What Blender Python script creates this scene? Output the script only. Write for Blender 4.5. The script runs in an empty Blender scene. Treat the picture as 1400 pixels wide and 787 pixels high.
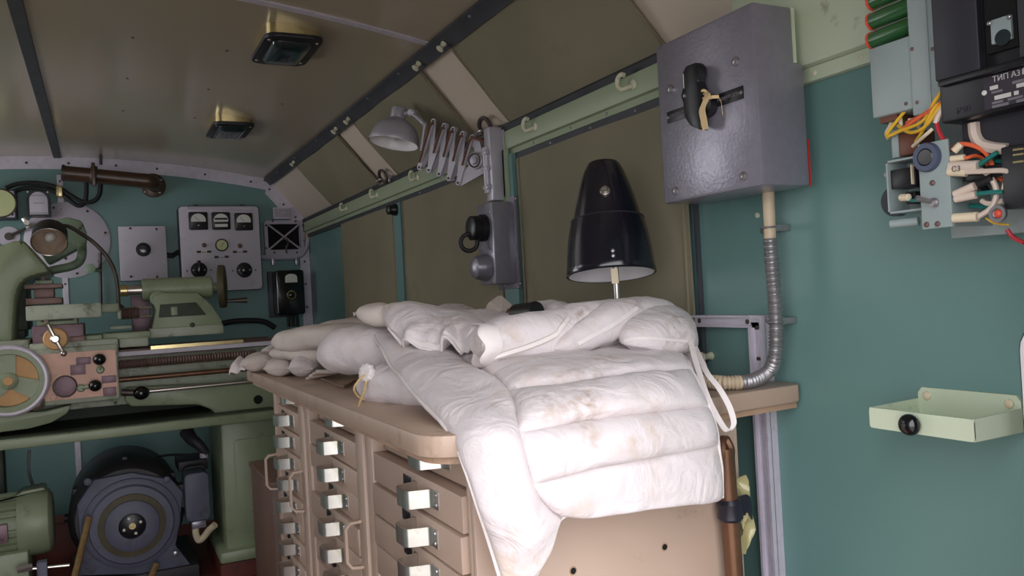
import bpy, bmesh, math, random
from mathutils import Vector, Matrix, noise
random.seed(7)
PI = math.pi
sc = bpy.context.scene
C = sc.collection

# ------------------------------------------------------------------ camera, sky, exposure
Z0 = 1.05                      # eye height above the floor; coordinates below are measured from the eye
FPX, YAW, PITCH, ROLL = 1111.8, .46936, .00476, -.05493
FW = Vector((math.sin(YAW)*math.cos(PITCH), math.cos(YAW)*math.cos(PITCH), math.sin(PITCH)))
_r = Vector((math.cos(YAW), -math.sin(YAW), 0)); _u = _r.cross(FW)
RT = _r*math.cos(ROLL) + _u*math.sin(ROLL)
UP = -_r*math.sin(ROLL) + _u*math.cos(ROLL)
cam_d = bpy.data.cameras.new('camera'); cam = bpy.data.objects.new('camera', cam_d); C.objects.link(cam)
cam_d.sensor_width = 36; cam_d.lens = 36*FPX/1400; cam_d.clip_start = .02
M3 = Matrix((RT, UP, -FW)).transposed()
cam.matrix_world = Matrix.Translation((0, 0, Z0)) @ M3.to_4x4()
sc.camera = cam
w = bpy.data.worlds.new('overcast_sky'); sc.world = w; w.use_nodes = True
bg = w.node_tree.nodes['Background']; bg.inputs[0].default_value = (.97, .96, 1.0, 1); bg.inputs[1].default_value = 3.5
sc.view_settings.view_transform = 'Standard'; sc.view_settings.look = 'None'
sc.view_settings.gamma = 1; sc.view_settings.exposure = 0.25
sc.view_settings.use_curve_mapping = False
def portal(name, loc, rot, sx, sy):          # guides light sampling to an opening, gives no light itself
    l = bpy.data.lights.new(name, 'AREA'); l.shape = 'RECTANGLE'; l.size = sx; l.size_y = sy
    l.cycles.is_portal = True
    o = bpy.data.objects.new(name, l); C.objects.link(o); o.location = loc; o.rotation_euler = rot
portal('door_portal', (.05, .425, Z0-.325), (PI/2, 0, 0), 1.38, 1.45)
for _y, _w in ((3.45, 1.4),): portal('window_portal', (-1.315, _y, Z0+.09), (0, -PI/2, 0), .62, _w)  # for the opening added in the unseen left wall
for _y, _w in ((2.44, .66), (3.33, .7)): portal('skylight_portal', (-1.225, _y, Z0+.555), (0, -math.radians(139), 0), .25, _w)  # for the two openings added in the unseen left slope

# ------------------------------------------------------------------ measuring helpers: sight lines met with real planes
def ray(px, py): return FW + RT*((px-700)/FPX) - UP*((py-393.5)/FPX)
def AX(px, py, v): d = ray(px, py); return d*(v/d.x)
def AY(px, py, v): d = ray(px, py); return d*(v/d.y)
def AZ(px, py, v): d = ray(px, py); return d*(v/d.z)
def rectY(a, b, c, d, y):
    return AY(a, (b+d)/2, y).x, AY(c, (b+d)/2, y).x, AY((a+c)/2, d, y).z, AY((a+c)/2, b, y).z   # x0 x1 z0 z1
def rectX(a, b, c, d, x):
    return AX(c, (b+d)/2, x).y, AX(a, (b+d)/2, x).y, AX((a+c)/2, d, x).z, AX((a+c)/2, b, x).z   # y0 y1 z0 z1

# ------------------------------------------------------------------ materials
def lin(c):
    return tuple(((v/255)/12.92 if v/255 <= .04045 else ((v/255+.055)/1.055)**2.4) for v in c)
MATS = {}
def mat(name, rgb, rough=.5, metal=0, var=.08, scale=6, bump=0, bscale=200, dirt=None, dirt_amt=.5, dscale=5, coat=0, weave=0, spec=.5, alpha=None, trans=0, sheen=0, bumpd=.002):
    m = bpy.data.materials.new(name); m.use_nodes = True; nt = m.node_tree; N = nt.nodes; Lk = nt.links
    b = N['Principled BSDF']; c = lin(rgb)
    tc = N.new('ShaderNodeTexCoord')
    nz = N.new('ShaderNodeTexNoise'); nz.inputs['Scale'].default_value = scale; nz.inputs['Detail'].default_value = 5
    Lk.new(tc.outputs['Object'], nz.inputs['Vector'])
    mr = N.new('ShaderNodeMapRange'); mr.inputs[1].default_value = .3; mr.inputs[2].default_value = .7
    mr.inputs[3].default_value = 1-var; mr.inputs[4].default_value = 1+var
    Lk.new(nz.outputs['Fac'], mr.inputs[0])
    mx = N.new('ShaderNodeVectorMath'); mx.operation = 'SCALE'; mx.inputs[0].default_value = c
    Lk.new(mr.outputs[0], mx.inputs['Scale']); col = mx.outputs[0]
    if dirt:
        n2 = N.new('ShaderNodeTexNoise'); n2.inputs['Scale'].default_value = dscale; n2.inputs['Detail'].default_value = 8; n2.inputs['Roughness'].default_value = .68
        Lk.new(tc.outputs['Object'], n2.inputs['Vector'])
        rp = N.new('ShaderNodeMapRange'); rp.inputs[1].default_value = .68-dirt_amt*.3; rp.inputs[2].default_value = .78-dirt_amt*.2; rp.inputs[3].default_value = 0; rp.inputs[4].default_value = .85
        Lk.new(n2.outputs['Fac'], rp.inputs[0])
        mm = N.new('ShaderNodeMix'); mm.data_type = 'RGBA'; mm.inputs[7].default_value = (*lin(dirt), 1)
        Lk.new(rp.outputs[0], mm.inputs[0]); Lk.new(col, mm.inputs[6]); col = mm.outputs[2]
    Lk.new(col, b.inputs['Base Color'])
    b.inputs['Roughness'].default_value = rough; b.inputs['Metallic'].default_value = metal
    b.inputs['Specular IOR Level'].default_value = spec
    if coat: b.inputs['Coat Weight'].default_value = coat; b.inputs['Coat Roughness'].default_value = .15
    if trans: b.inputs['Transmission Weight'].default_value = trans
    if sheen: b.inputs['Sheen Weight'].default_value = sheen
    if bump or weave:
        bp = N.new('ShaderNodeBump'); bp.inputs['Distance'].default_value = bumpd; bp.inputs['Strength'].default_value = bump or weave
        if weave:
            w1 = N.new('ShaderNodeTexWave'); w1.inputs['Scale'].default_value = bscale; w1.bands_direction = 'Z'
            w2 = N.new('ShaderNodeTexWave'); w2.inputs['Scale'].default_value = bscale; w2.bands_direction = 'Y'
            ad = N.new('ShaderNodeMath'); ad.operation = 'ADD'
            for q in (w1, w2): Lk.new(tc.outputs['Object'], q.inputs['Vector'])
            Lk.new(w1.outputs['Fac'], ad.inputs[0]); Lk.new(w2.outputs['Fac'], ad.inputs[1]); Lk.new(ad.outputs[0], bp.inputs['Height'])
        else:
            n3 = N.new('ShaderNodeTexNoise'); n3.inputs['Scale'].default_value = bscale; n3.inputs['Detail'].default_value = 3
            Lk.new(tc.outputs['Object'], n3.inputs['Vector']); Lk.new(n3.outputs['Fac'], bp.inputs['Height'])
        Lk.new(bp.outputs[0], b.inputs['Normal'])
    MATS[name] = m; return m
mat('teal', (103, 139, 135), .42, var=.05, scale=2.5, bump=.1, bscale=60, dirt=(91, 130, 124), dirt_amt=.3, dscale=3)
mat('ceiling_paint', (170, 158, 136), .2, var=.03, scale=2, coat=.25)
mat('slope_paint', (212, 197, 180), .4, var=.04, scale=3)
mat('aluminium', (206, 200, 212), .42, metal=.2, var=.08, scale=30, dirt=(160, 152, 160), dirt_amt=.25, dscale=20)
mat('dark_strip', (62, 64, 70), .55, var=.2, scale=12)
mat('rail_green', (156, 169, 140), .45, var=.06, scale=5, dirt=(138, 152, 126), dirt_amt=.3, dscale=6)
mat('pale_green', (196, 208, 182), .4, var=.04, scale=8, dirt=(132, 122, 98), dirt_amt=.18, dscale=14)
mat('khaki', (146, 138, 112), .9, var=.1, scale=4, weave=.5, bscale=420, dirt=(126, 118, 94), dirt_amt=.35, dscale=4, sheen=.1)
mat('khaki_dark', (84, 77, 60), .9, var=.1, scale=4, weave=.5, bscale=420)
mat('bench_beige', (186, 162, 145), .42, var=.05, scale=7, dirt=(146, 116, 94), dirt_amt=.28, dscale=9)
mat('bench_top', (178, 154, 136), .4, var=.08, scale=9, dirt=(120, 98, 82), dirt_amt=.42, dscale=11)
mat('bench_worn', (172, 142, 118), .5, var=.12, scale=14, dirt=(112, 88, 70), dirt_amt=.45, dscale=12)
mat('bench_dark', (120, 96, 80), .5, var=.1, scale=10)
mat('hammer_grey', (138, 135, 147), .3, metal=.35, var=.06, scale=60, bump=.25, bscale=160, coat=.2)
mat('vent_grey', (168, 162, 174), .45, var=.05, scale=12)
mat('silver_paint', (186, 182, 192), .4, metal=.35, var=.05, scale=20)
mat('panel_grey', (204, 198, 210), .45, var=.04, scale=8, dirt=(150, 142, 150), dirt_amt=.2, dscale=10)
mat('black_plastic', (22, 22, 26), .35, var=.1, scale=20)
mat('black_satin', (38, 37, 44), .45, var=.1, scale=15)
mat('black_enamel', (20, 20, 30), .2, var=.15, scale=10, dirt=(170, 165, 165), dirt_amt=.02, dscale=26, coat=.5)
mat('white_enamel', (240, 236, 238), .3, var=.03)
mat('lathe_green', (142, 154, 124), .4, var=.08, scale=7, dirt=(112, 122, 92), dirt_amt=.36, dscale=9)
mat('lathe_pale', (170, 177, 158), .42, var=.1, scale=9, dirt=(96, 104, 78), dirt_amt=.5, dscale=14)
mat('lathe_dark', (58, 66, 52), .6, var=.2, scale=9)
mat('copper_plate', (176, 138, 120), .42, metal=.25, var=.18, scale=8, dirt=(110, 80, 60), dirt_amt=.42, dscale=10)
mat('plate_purple', (128, 104, 112), .45, metal=.3, var=.15, scale=30, dirt=(80, 64, 70), dirt_amt=.4, dscale=30)
mat('rusty_steel', (120, 98, 92), .5, metal=.5, var=.2, scale=14, dirt=(96, 62, 42), dirt_amt=.45, dscale=16)
mat('steel', (196, 190, 182), .28, metal=.9, var=.08, scale=30)
mat('zinc', (212, 210, 204), .28, metal=.9, var=.14, scale=22, dirt=(168, 166, 140), dirt_amt=.4, dscale=25)
mat('screw_steel', (170, 165, 168), .3, metal=.8, var=.1, scale=80)
mat('dark_steel', (88, 80, 76), .45, metal=.6, var=.2, scale=18, dirt=(78, 52, 36), dirt_amt=.4, dscale=20)
mat('brass', (204, 186, 136), .25, metal=.8, var=.1, scale=20)
mat('tan_disc', (196, 152, 100), .5, metal=.2, var=.12, scale=16, dirt=(140, 100, 60), dirt_amt=.35, dscale=18)
mat('machine_grey', (96, 98, 116), .5, var=.1, scale=8, dirt=(66, 62, 66), dirt_amt=.4, dscale=8)
mat('machine_dark', (54, 52, 56), .55, var=.15, scale=8, dirt=(66, 50, 40), dirt_amt=.4, dscale=8)
mat('olive_ring', (84, 76, 52), .6, var=.2, scale=14)
mat('brown_pipe', (72, 52, 38), .35, var=.12, scale=10, coat=.3)
mat('red_floor', (104, 48, 38), .55, var=.2, scale=8, dirt=(60, 40, 34), dirt_amt=.45, dscale=6)
mat('rubber', (26, 26, 28), .6, var=.1)
mat('cream', (214, 200, 170), .5, var=.05, scale=30)
mat('hook_cream', (206, 204, 178), .45, var=.05, scale=30)
mat('hose_metal', (158, 156, 158), .38, metal=.7, var=.1, scale=40)
mat('hose_cream', (190, 172, 146), .5, var=.08, scale=40)
mat('rope', (198, 168, 120), .9, var=.15, scale=200)
mat('belt', (134, 108, 66), .8, var=.2, scale=60)
mat('dial_white', (222, 220, 214), .4, var=.02)
mat('dial_green', (196, 204, 150), .4, var=.03)
mat('lamp_glass', (40, 50, 54), .12, var=.15, scale=40, coat=.5)
mat('bulb_inner', (206, 186, 166), .35, var=.1, scale=25)
mat('void', (10, 9, 9), .9, var=.1)
mat('print_white', (206, 204, 200), .6, var=.02)
mat('print_grey', (120, 116, 122), .6, var=.02)
mat('print_dark', (54, 48, 58), .6, var=.02)
mat('chassis', (148, 161, 160), .4, var=.05, scale=12, dirt=(120, 134, 134), dirt_amt=.25, dscale=12)
mat('resistor_green', (46, 96, 52), .3, var=.1, scale=20, coat=.3)
mat('red_cap', (222, 82, 60), .4, var=.05)
mat('wire_yellow', (226, 180, 52), .4, var=.04); mat('wire_orange', (230, 106, 66), .4, var=.04)
mat('wire_white', (214, 196, 182), .4, var=.04); mat('wire_green', (30, 116, 108), .4, var=.04)
mat('wire_red', (180, 48, 56), .4, var=.04); mat('sleeve', (224, 208, 180), .5, var=.04)
mat('brown_part', (104, 62, 46), .4, var=.12, scale=20)
mat('copper_rod', (112, 80, 60), .35, metal=.55, var=.2, scale=12, dirt=(70, 48, 36), dirt_amt=.45, dscale=14)
mat('tape', (30, 30, 42), .35, var=.1)
mat('plastic_film', (176, 168, 124), .25, var=.15, scale=18, coat=.3)
mat('ground', (150, 145, 138), .9, var=.1)
mat('green_cast', (122, 142, 118), .45, var=.1, scale=8, dirt=(84, 98, 80), dirt_amt=.35, dscale=9)
mat('knob_black', (14, 14, 18), .18, var=.05, coat=.4)
mat('chest_brown', (106, 82, 70), .5, var=.1, scale=8)
mat('red_seal', (170, 44, 44), .5, var=.1)
mat('wood_strip', (214, 188, 140), .7, var=.06, scale=40)
mat('blue_ring', (78, 86, 108), .4, var=.05)

def cloth_mat():
    m = mat('cloth', (215, 206, 207), .85, var=.03, scale=9, bump=.35, bscale=55, bumpd=.004, sheen=.15)
    nt = m.node_tree; N = nt.nodes; Lk = nt.links; b = N['Principled BSDF']
    src = b.inputs['Base Color'].links[0].from_socket; tc = N.new('ShaderNodeTexCoord')
    def layer(col, big, fine, lo, hi, amt, off):
        nonlocal src
        mp = N.new('ShaderNodeMapping'); mp.inputs['Location'].default_value = off; Lk.new(tc.outputs['Object'], mp.inputs['Vector'])
        a = N.new('ShaderNodeTexNoise'); a.inputs['Scale'].default_value = big; a.inputs['Detail'].default_value = 3; Lk.new(mp.outputs[0], a.inputs['Vector'])
        r1 = N.new('ShaderNodeMapRange'); r1.inputs[1].default_value = lo; r1.inputs[2].default_value = hi; Lk.new(a.outputs['Fac'], r1.inputs[0])
        f = N.new('ShaderNodeTexNoise'); f.inputs['Scale'].default_value = fine; f.inputs['Detail'].default_value = 6; Lk.new(mp.outputs[0], f.inputs['Vector'])
        r2 = N.new('ShaderNodeMapRange'); r2.inputs[1].default_value = .40; r2.inputs[2].default_value = .66; Lk.new(f.outputs['Fac'], r2.inputs[0])
        mu = N.new('ShaderNodeMath'); mu.operation = 'MULTIPLY'; Lk.new(r1.outputs[0], mu.inputs[0]); Lk.new(r2.outputs[0], mu.inputs[1])
        m2 = N.new('ShaderNodeMath'); m2.operation = 'MULTIPLY'; m2.inputs[1].default_value = amt; Lk.new(mu.outputs[0], m2.inputs[0])
        mm = N.new('ShaderNodeMix'); mm.data_type = 'RGBA'; mm.inputs[7].default_value = (*lin(col), 1)
        Lk.new(m2.outputs[0], mm.inputs[0]); Lk.new(src, mm.inputs[6]); src = mm.outputs[2]
    n4 = N.new('ShaderNodeTexNoise'); n4.inputs['Scale'].default_value = 16; n4.inputs['Detail'].default_value = 4; n4.inputs['Distortion'].default_value = 1.6
    Lk.new(tc.outputs['Object'], n4.inputs['Vector'])
    b2 = N.new('ShaderNodeBump'); b2.inputs['Strength'].default_value = .5; b2.inputs['Distance'].default_value = .012
    Lk.new(n4.outputs['Fac'], b2.inputs['Height']); Lk.new(b.inputs['Normal'].links[0].from_socket, b2.inputs['Normal']); Lk.new(b2.outputs[0], b.inputs['Normal'])
    layer((150, 126, 106), 10, 90, .57, .72, .65, (3, 1, 2))
    layer((186, 164, 140), 8, 40, .51, .70, .65, (9, 4, 7))
    layer((222, 190, 134), 13, 6, .64, .74, .7, (1, 8, 5))
    Lk.new(src, b.inputs['Base Color'])
cloth_mat()
mat('cloth_plain', (226, 218, 216), .85, var=.05, scale=14, bump=.25, bscale=70, bumpd=.003, dirt=(206, 192, 176), dirt_amt=.3, dscale=18)
mat('cloth_dirty', (208, 196, 188), .9, var=.06, scale=14, bump=.35, bscale=40, bumpd=.004, dirt=(172, 148, 124), dirt_amt=.32, dscale=12)

# ------------------------------------------------------------------ mesh builder
class MB:
    def __init__(s): s.v = []; s.f = []; s.M = Matrix()
    def add(s, verts, faces, M=None):
        n = len(s.v); T = s.M @ M if M is not None else s.M
        s.v += [tuple(T @ Vector(p)) for p in verts]; s.f += [tuple(i+n for i in f) for f in faces]; return s
    def bm(s, bm, M=None):
        bm.verts.index_update(); s.add([v.co[:] for v in bm.verts], [[v.index for v in f.verts] for f in bm.faces], M); bm.free(); return s
    def box(s, x0, x1, y0, y1, z0, z1, bev=0, seg=2, M=None):
        x0, x1 = min(x0, x1), max(x0, x1); y0, y1 = min(y0, y1), max(y0, y1); z0, z1 = min(z0, z1), max(z0, z1)
        vs = [(x, y, z) for x in (x0, x1) for y in (y0, y1) for z in (z0, z1)]
        fs = [(0,1,3,2), (4,6,7,5), (0,4,5,1), (2,3,7,6), (0,2,6,4), (1,5,7,3)]
        if not bev: return s.add(vs, fs, M)
        b = bmesh.new(); vv = [b.verts.new(p) for p in vs]; [b.faces.new([vv[i] for i in f]) for f in fs]
        bev = min(bev, .49*min(x1-x0, y1-y0, z1-z0))
        bmesh.ops.bevel(b, geom=b.edges[:], offset=bev, segments=seg, profile=.5, affect='EDGES'); return s.bm(b, M)
    def prism(s, poly, axis, a, b, bev=0, M=None):     # poly in the two other axes (cyclic order), extruded a..b
        def P(p, h): return {'x': (h, p[0], p[1]), 'y': (p[0], h, p[1]), 'z': (p[0], p[1], h)}[axis]
        n = len(poly); vs = [P(p, a) for p in poly] + [P(p, b) for p in poly]
        fs = [tuple(range(n)), tuple(range(2*n-1, n-1, -1))] + [(i, i+n, (i+1) % n+n, (i+1) % n) for i in range(n)]
        q = bmesh.new(); vv = [q.verts.new(p) for p in vs]; [q.faces.new([vv[i] for i in f]) for f in fs]
        bmesh.ops.recalc_face_normals(q, faces=q.faces[:])
        if bev: bmesh.ops.bevel(q, geom=[e for e in q.edges], offset=bev, segments=2, profile=.5, affect='EDGES')
        return s.bm(q, M)
    def lathe(s, o, d, prof, seg=24, cap=True):        # prof: [(radius, height along d)]
        o = Vector(o); d = Vector(d).normalized(); a = d.orthogonal().normalized(); b = d.cross(a); vs = []; fs = []
        for r, h in prof:
            for k in range(seg):
                t = 2*PI*k/seg; vs.append(o + d*h + (a*math.cos(t)+b*math.sin(t))*r)
        for i in range(len(prof)-1):
            for k in range(seg):
                k2 = (k+1) % seg; fs.append((i*seg+k, i*seg+k2, (i+1)*seg+k2, (i+1)*seg+k))
        if cap:
            fs.append(tuple(range(seg-1, -1, -1))); m = (len(prof)-1)*seg; fs.append(tuple(m+k for k in range(seg)))
        return s.add(vs, fs)
    def cyl(s, p0, p1, r, r1=None, seg=16, bev=0):
        p0 = Vector(p0); p1 = Vector(p1); L = (p1-p0).length; r1 = r if r1 is None else r1
        if bev: return s.lathe(p0, p1-p0, [(r-bev, 0), (r, bev), (r1, L-bev), (r1-bev, L)], seg)
        return s.lathe(p0, p1-p0, [(r, 0), (r1, L)], seg)
    def ball(s, c, r, sx=1, sy=1, sz=1, seg=16):
        c = Vector(c); n = seg//2; vs = []; fs = []
        for i in range(n+1):
            t = PI*i/n
            for k in range(seg):
                p = 2*PI*k/seg; vs.append(c + Vector((r*sx*math.sin(t)*math.cos(p), r*sy*math.sin(t)*math.sin(p), r*sz*math.cos(t))))
        for i in range(n):
            for k in range(seg): fs.append((i*seg+k, (i+1)*seg+k, (i+1)*seg+(k+1) % seg, i*seg+(k+1) % seg))
        return s.add(vs, fs)
    def tube(s, pts, r, seg=8, rf=None, closed=False):
        pts = [Vector(p) for p in pts]; n = len(pts); vs = []; fs = []; a = None
        for i, p in enumerate(pts):
            if closed: t = pts[(i+1) % n]-pts[i-1]
            else: t = pts[min(i+1, n-1)]-pts[max(i-1, 0)]
            t.normalize()
            a = t.orthogonal().normalized() if a is None else (a - t*a.dot(t)).normalized()
            b = t.cross(a); rr = rf(i/(n-1)) if rf else r
            for k in range(seg): q = 2*PI*k/seg; vs.append(p+(a*math.cos(q)+b*math.sin(q))*rr)
        for i in range(n if closed else n-1):
            j = (i+1) % n
            for k in range(seg): fs.append((i*seg+k, i*seg+(k+1) % seg, j*seg+(k+1) % seg, j*seg+k))
        if not closed: fs += [tuple(range(seg-1, -1, -1)), tuple((n-1)*seg+k for k in range(seg))]
        return s.add(vs, fs)
    def strip(s, pts, wdir, w, th):                    # flat band following pts, width along wdir
        pts = [Vector(p) for p in pts]; n = len(pts); vs = []; fs = []
        for i, p in enumerate(pts):
            t = (pts[min(i+1, n-1)]-pts[max(i-1, 0)]).normalized(); wd = Vector(wdir[i] if isinstance(wdir, list) else wdir); nn = t.cross(wd).normalized()
            for a, b in ((-1, -1), (1, -1), (1, 1), (-1, 1)): vs.append(p+wd*(a*w/2)+nn*(b*th/2))
        for i in range(n-1):
            for k in range(4): fs.append((i*4+k, i*4+(k+1) % 4, i*4+4+(k+1) % 4, i*4+4+k))
        fs += [(3, 2, 1, 0), tuple((n-1)*4+k for k in range(4))]
        return s.add(vs, fs)
    def build(s, name, m, parent=None, sharp=35, smooth=True, o=None):
        me = bpy.data.meshes.new(name)
        if parent is not None: org = ORG[parent]
        elif o is not None: org = Vector(o)
        else:
            lo = [min(p[i] for p in s.v) for i in range(3)]; hi = [max(p[i] for p in s.v) for i in range(3)]
            org = Vector(((lo[0]+hi[0])/2, (lo[1]+hi[1])/2, lo[2]))
        me.from_pydata([(p[0]-org.x, p[1]-org.y, p[2]-org.z) for p in s.v], [], s.f); me.validate()
        b = bmesh.new(); b.from_mesh(me); bmesh.ops.recalc_face_normals(b, faces=b.faces[:]); b.to_mesh(me); b.free()
        if smooth:
            me.polygons.foreach_set('use_smooth', [True]*len(me.polygons)); me.set_sharp_from_angle(angle=math.radians(sharp))
        me.materials.append(MATS[m])
        ob = bpy.data.objects.new(name, me); C.objects.link(ob)
        if parent is not None: ob.parent = parent
        else: ob.location = org + Vector((0, 0, Z0))
        ORG[ob] = org; return ob
ORG = {}
from mathutils.bvhtree import BVHTree
def bvh(ob):
    me = ob.data; o = ORG[ob]; return BVHTree.FromPolygons([v.co+o for v in me.vertices], [tuple(p.vertices) for p in me.polygons])
def hit(b, px, py, lift=.001):
    d = ray(px, py).normalized(); h = b.ray_cast(Vector((0, 0, 0)), d); return (h[0]-d*lift) if h[0] is not None else None
def tag(o, label, cat, group=None, kind=None):
    o['label'] = label; o['category'] = cat
    if group: o['group'] = group
    if kind: o['kind'] = kind
    return o
def thing(name, label, cat, loc, group=None):
    o = bpy.data.objects.new(name, None); C.objects.link(o); o.empty_display_size = .05
    ORG[o] = Vector(loc); o.location = Vector(loc)+Vector((0, 0, Z0)); tag(o, label, cat, group); return o
def struct(mb, name, m, label=None, **k):
    o = mb.build(name, m, **k); o['kind'] = 'structure'
    if label: o['label'] = label
    return o
def inst(src, d, parent=None):          # copy of one piece shifted by d, same parent
    c = src.copy(); C.objects.link(c); c.parent = parent or src.parent; c.location = src.location + Vector(d); ORG[c] = ORG[src]; return c
def copy_tree(root, d, label):
    r = root.copy(); C.objects.link(r); r.location = root.location + Vector(d); r['label'] = label
    def kids(a, b):
        for ch in list(a.children):
            c = ch.copy(); C.objects.link(c); c.parent = b; kids(ch, c)
    kids(root, r); return r
def spl(pts, n=8, closed=False):        # Catmull-Rom through pts
    P = [Vector(p) for p in pts]; out = []; m = len(P)
    for i in range(m if closed else m-1):
        if closed: a, b, c, d = P[i-1], P[i], P[(i+1) % m], P[(i+2) % m]
        else: b, c = P[i], P[i+1]; a = P[i-1] if i else b*2-c; d = P[i+2] if i+2 < m else c*2-b
        for k in range(n):
            t = k/n; out.append(.5*((2*b)+(c-a)*t+(2*a-5*b+4*c-d)*t*t+(3*b-a-3*c+d)*t**3))
    if not closed: out.append(P[-1])
    return out
def crv(vals, t):                        # 1-D Catmull-Rom over equal steps, t in 0..1
    m = len(vals)-1; x = min(max(t*m, 0), m-1e-9); i = int(x); t = x-i
    b, c = vals[i], vals[i+1]; a = vals[i-1] if i else b*2-c; d = vals[i+2] if i+2 <= m else c*2-b
    return .5*((2*b)+(c-a)*t+(2*a-5*b+4*c-d)*t*t+(3*b-a-3*c+d)*t**3)
def rr(x0, x1, y0, y1, r, n=5):          # rounded rectangle outline
    o = []
    for cx, cy, a in ((x1-r, y1-r, 0), (x0+r, y1-r, 90), (x0+r, y0+r, 180), (x1-r, y0+r, 270)):
        for k in range(n+1): t = math.radians(a+90*k/n); o.append((cx+r*math.cos(t), cy+r*math.sin(t)))
    return o
def ring_tube(mb, c, ax, r, rt, seg=24, s2=8, a0=0, a1=2*PI):
    c = Vector(c); d = Vector(ax).normalized(); a = d.orthogonal().normalized(); b = d.cross(a); full = abs(a1-a0-2*PI) < 1e-6
    n = seg; pts = [c+(a*math.cos(a0+(a1-a0)*k/n)+b*math.sin(a0+(a1-a0)*k/n))*r for k in range(n if full else n+1)]
    return mb.tube(pts, rt, s2, closed=full)
def screws(parent, pts, d, r=.004, m='screw_steel', name='screw'):     # round heads facing d
    d = Vector(d).normalized(); src = None; p0 = None
    for p in pts:
        p = Vector(p)
        if src is None: src = MB().lathe(p, d, [(r, 0), (r*.92, r*.35), (r*.5, r*.62)], 8).build(name, m, parent); p0 = p
        else: inst(src, p-p0)
def text(s, size, M, m, parent, name='lettering'):
    cu = bpy.data.curves.new('t', 'FONT'); cu.body = s; cu.size = size; cu.extrude = .0002; cu.align_x = 'CENTER'; cu.align_y = 'CENTER'
    t = bpy.data.objects.new('t', cu); C.objects.link(t); dg = bpy.context.evaluated_depsgraph_get(); dg.update()
    me = bpy.data.meshes.new_from_object(t.evaluated_get(dg)); bpy.data.objects.remove(t)
    mb = MB(); mb.add([M @ v.co for v in me.vertices], [tuple(p.vertices) for p in me.polygons]); bpy.data.meshes.remove(me)
    return mb.build(name, m, parent, smooth=False) if mb.v else None
def face_negx(p): return Matrix.Translation(p) @ Matrix(((0, 0, -1, 0), (-1, 0, 0, 0), (0, 1, 0, 0), (0, 0, 0, 1)))   # reads right seen from -x
def face_negy(p): return Matrix.Translation(p) @ Matrix(((1, 0, 0, 0), (0, 0, -1, 0), (0, 1, 0, 0), (0, 0, 0, 1)))   # reads right seen from -y

# ================================================================== THE SETTING
FL = -1.05; YF = 4.32; YR = .42; XR = 1.0; XL = -1.3; XC = -.15
def arc(x): return .745-.1007*(x-XC)**2
def struct_ground():
    struct(MB().box(-8, 8, -9, YR-.02, FL-.75, FL-.7), 'ground', 'ground', 'grey ground outside the open rear doorway')
struct_ground()
struct(MB().box(XL-.05, XR+.05, YR-.05, YF+.05, FL-.05, FL), 'floor', 'red_floor', 'dark red floor of the workshop van')
ax = [.806+(-1.106-.806)*k/24 for k in range(25)]
shell = [(XR, FL), (XR, .43)] + [(x, arc(x)) for x in ax] + [(XL, .43), (XL, FL)]
struct(MB().prism(shell, 'y', YF, YF+.05), 'wall_far', 'teal', 'teal painted end wall behind the lathe')
struct(MB().box(XR, XR+.05, YR-.05, YF+.05, FL, .43), 'wall_right', 'teal', 'teal painted side wall beside the workbench')
def left_wall():
    m = MB(); x0, x1 = XL-.04, XL
    W = [(2.75, 4.15)]  # unseen side window, added to brighten the far end
    m.box(x0, x1, YR-.05, YF+.05, FL, -.22); m.box(x0, x1, YR-.05, YF+.05, .40, .43)
    for a, b in ((YR-.05, 2.75), (4.15, YF+.05)): m.box(x0, x1, a, b, -.22, .40)
    struct(m, 'wall_left', 'teal', 'teal painted side wall with a wide window opening')
    for i, (a, b) in enumerate(W):
        f = MB()
        for q in ((a, a+.03, -.22, .40), (b-.03, b, -.22, .40), (a, b, -.22, -.19), (a, b, .37, .40)): f.box(XL-.03, XL+.012, q[0], q[1], q[2], q[3])
        struct(f, 'window_%d' % (i+1), 'aluminium', 'open side window frame')
left_wall()
th = .03
struct(MB().prism([(x, arc(x)) for x in ax]+[(x, arc(x)+th) for x in reversed(ax)], 'y', YR-.05, YF+.05), 'ceiling', 'ceiling_paint', 'glossy beige arched ceiling of the van')
for s, nm in ((1, 'wall_right_slope'), (-1, 'wall_left_slope')):
    X = lambda x: XC+s*(x-XC)
    m = MB(); cs = lambda a, b: [(X(1.0-.194*a), .43+.223*a), (X(1.0-.194*b), .43+.223*b), (X(1.0-.194*b)+s*.03, .43+.223*b+.026), (X(1.0-.194*a)+s*.03, .43+.223*a+.026)]
    if s > 0: m.prism(cs(0, 1), 'y', YR-.05, YF+.05)
    else:
        m.prism(cs(0, .08), 'y', YR-.05, YF+.05); m.prism(cs(.92, 1), 'y', YR-.05, YF+.05)
        for a, b in ((YR-.05, 2.1), (2.77, 2.98), (3.68, YF+.05)): m.prism(cs(.08, .92), 'y', a, b)  # gaps left as added skylights, out of view, for more daylight inside
    struct(m, nm, 'slope_paint', 'beige sloping panel between side wall and roof')
def rear():
    m = MB()
    pts = [(x, arc(x)) for x in ax]
    m.prism([(XR, .43)]+pts+[(XL, .43), (XL, .40), (XR, .40)], 'y', YR-.05, YR)
    m.box(.74, XR, YR-.05, YR, FL, .40); m.box(XL, -.64, YR-.05, YR, FL, .40)
    struct(m, 'wall_rear', 'teal', 'rear wall around the open doorway')
rear()
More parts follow.
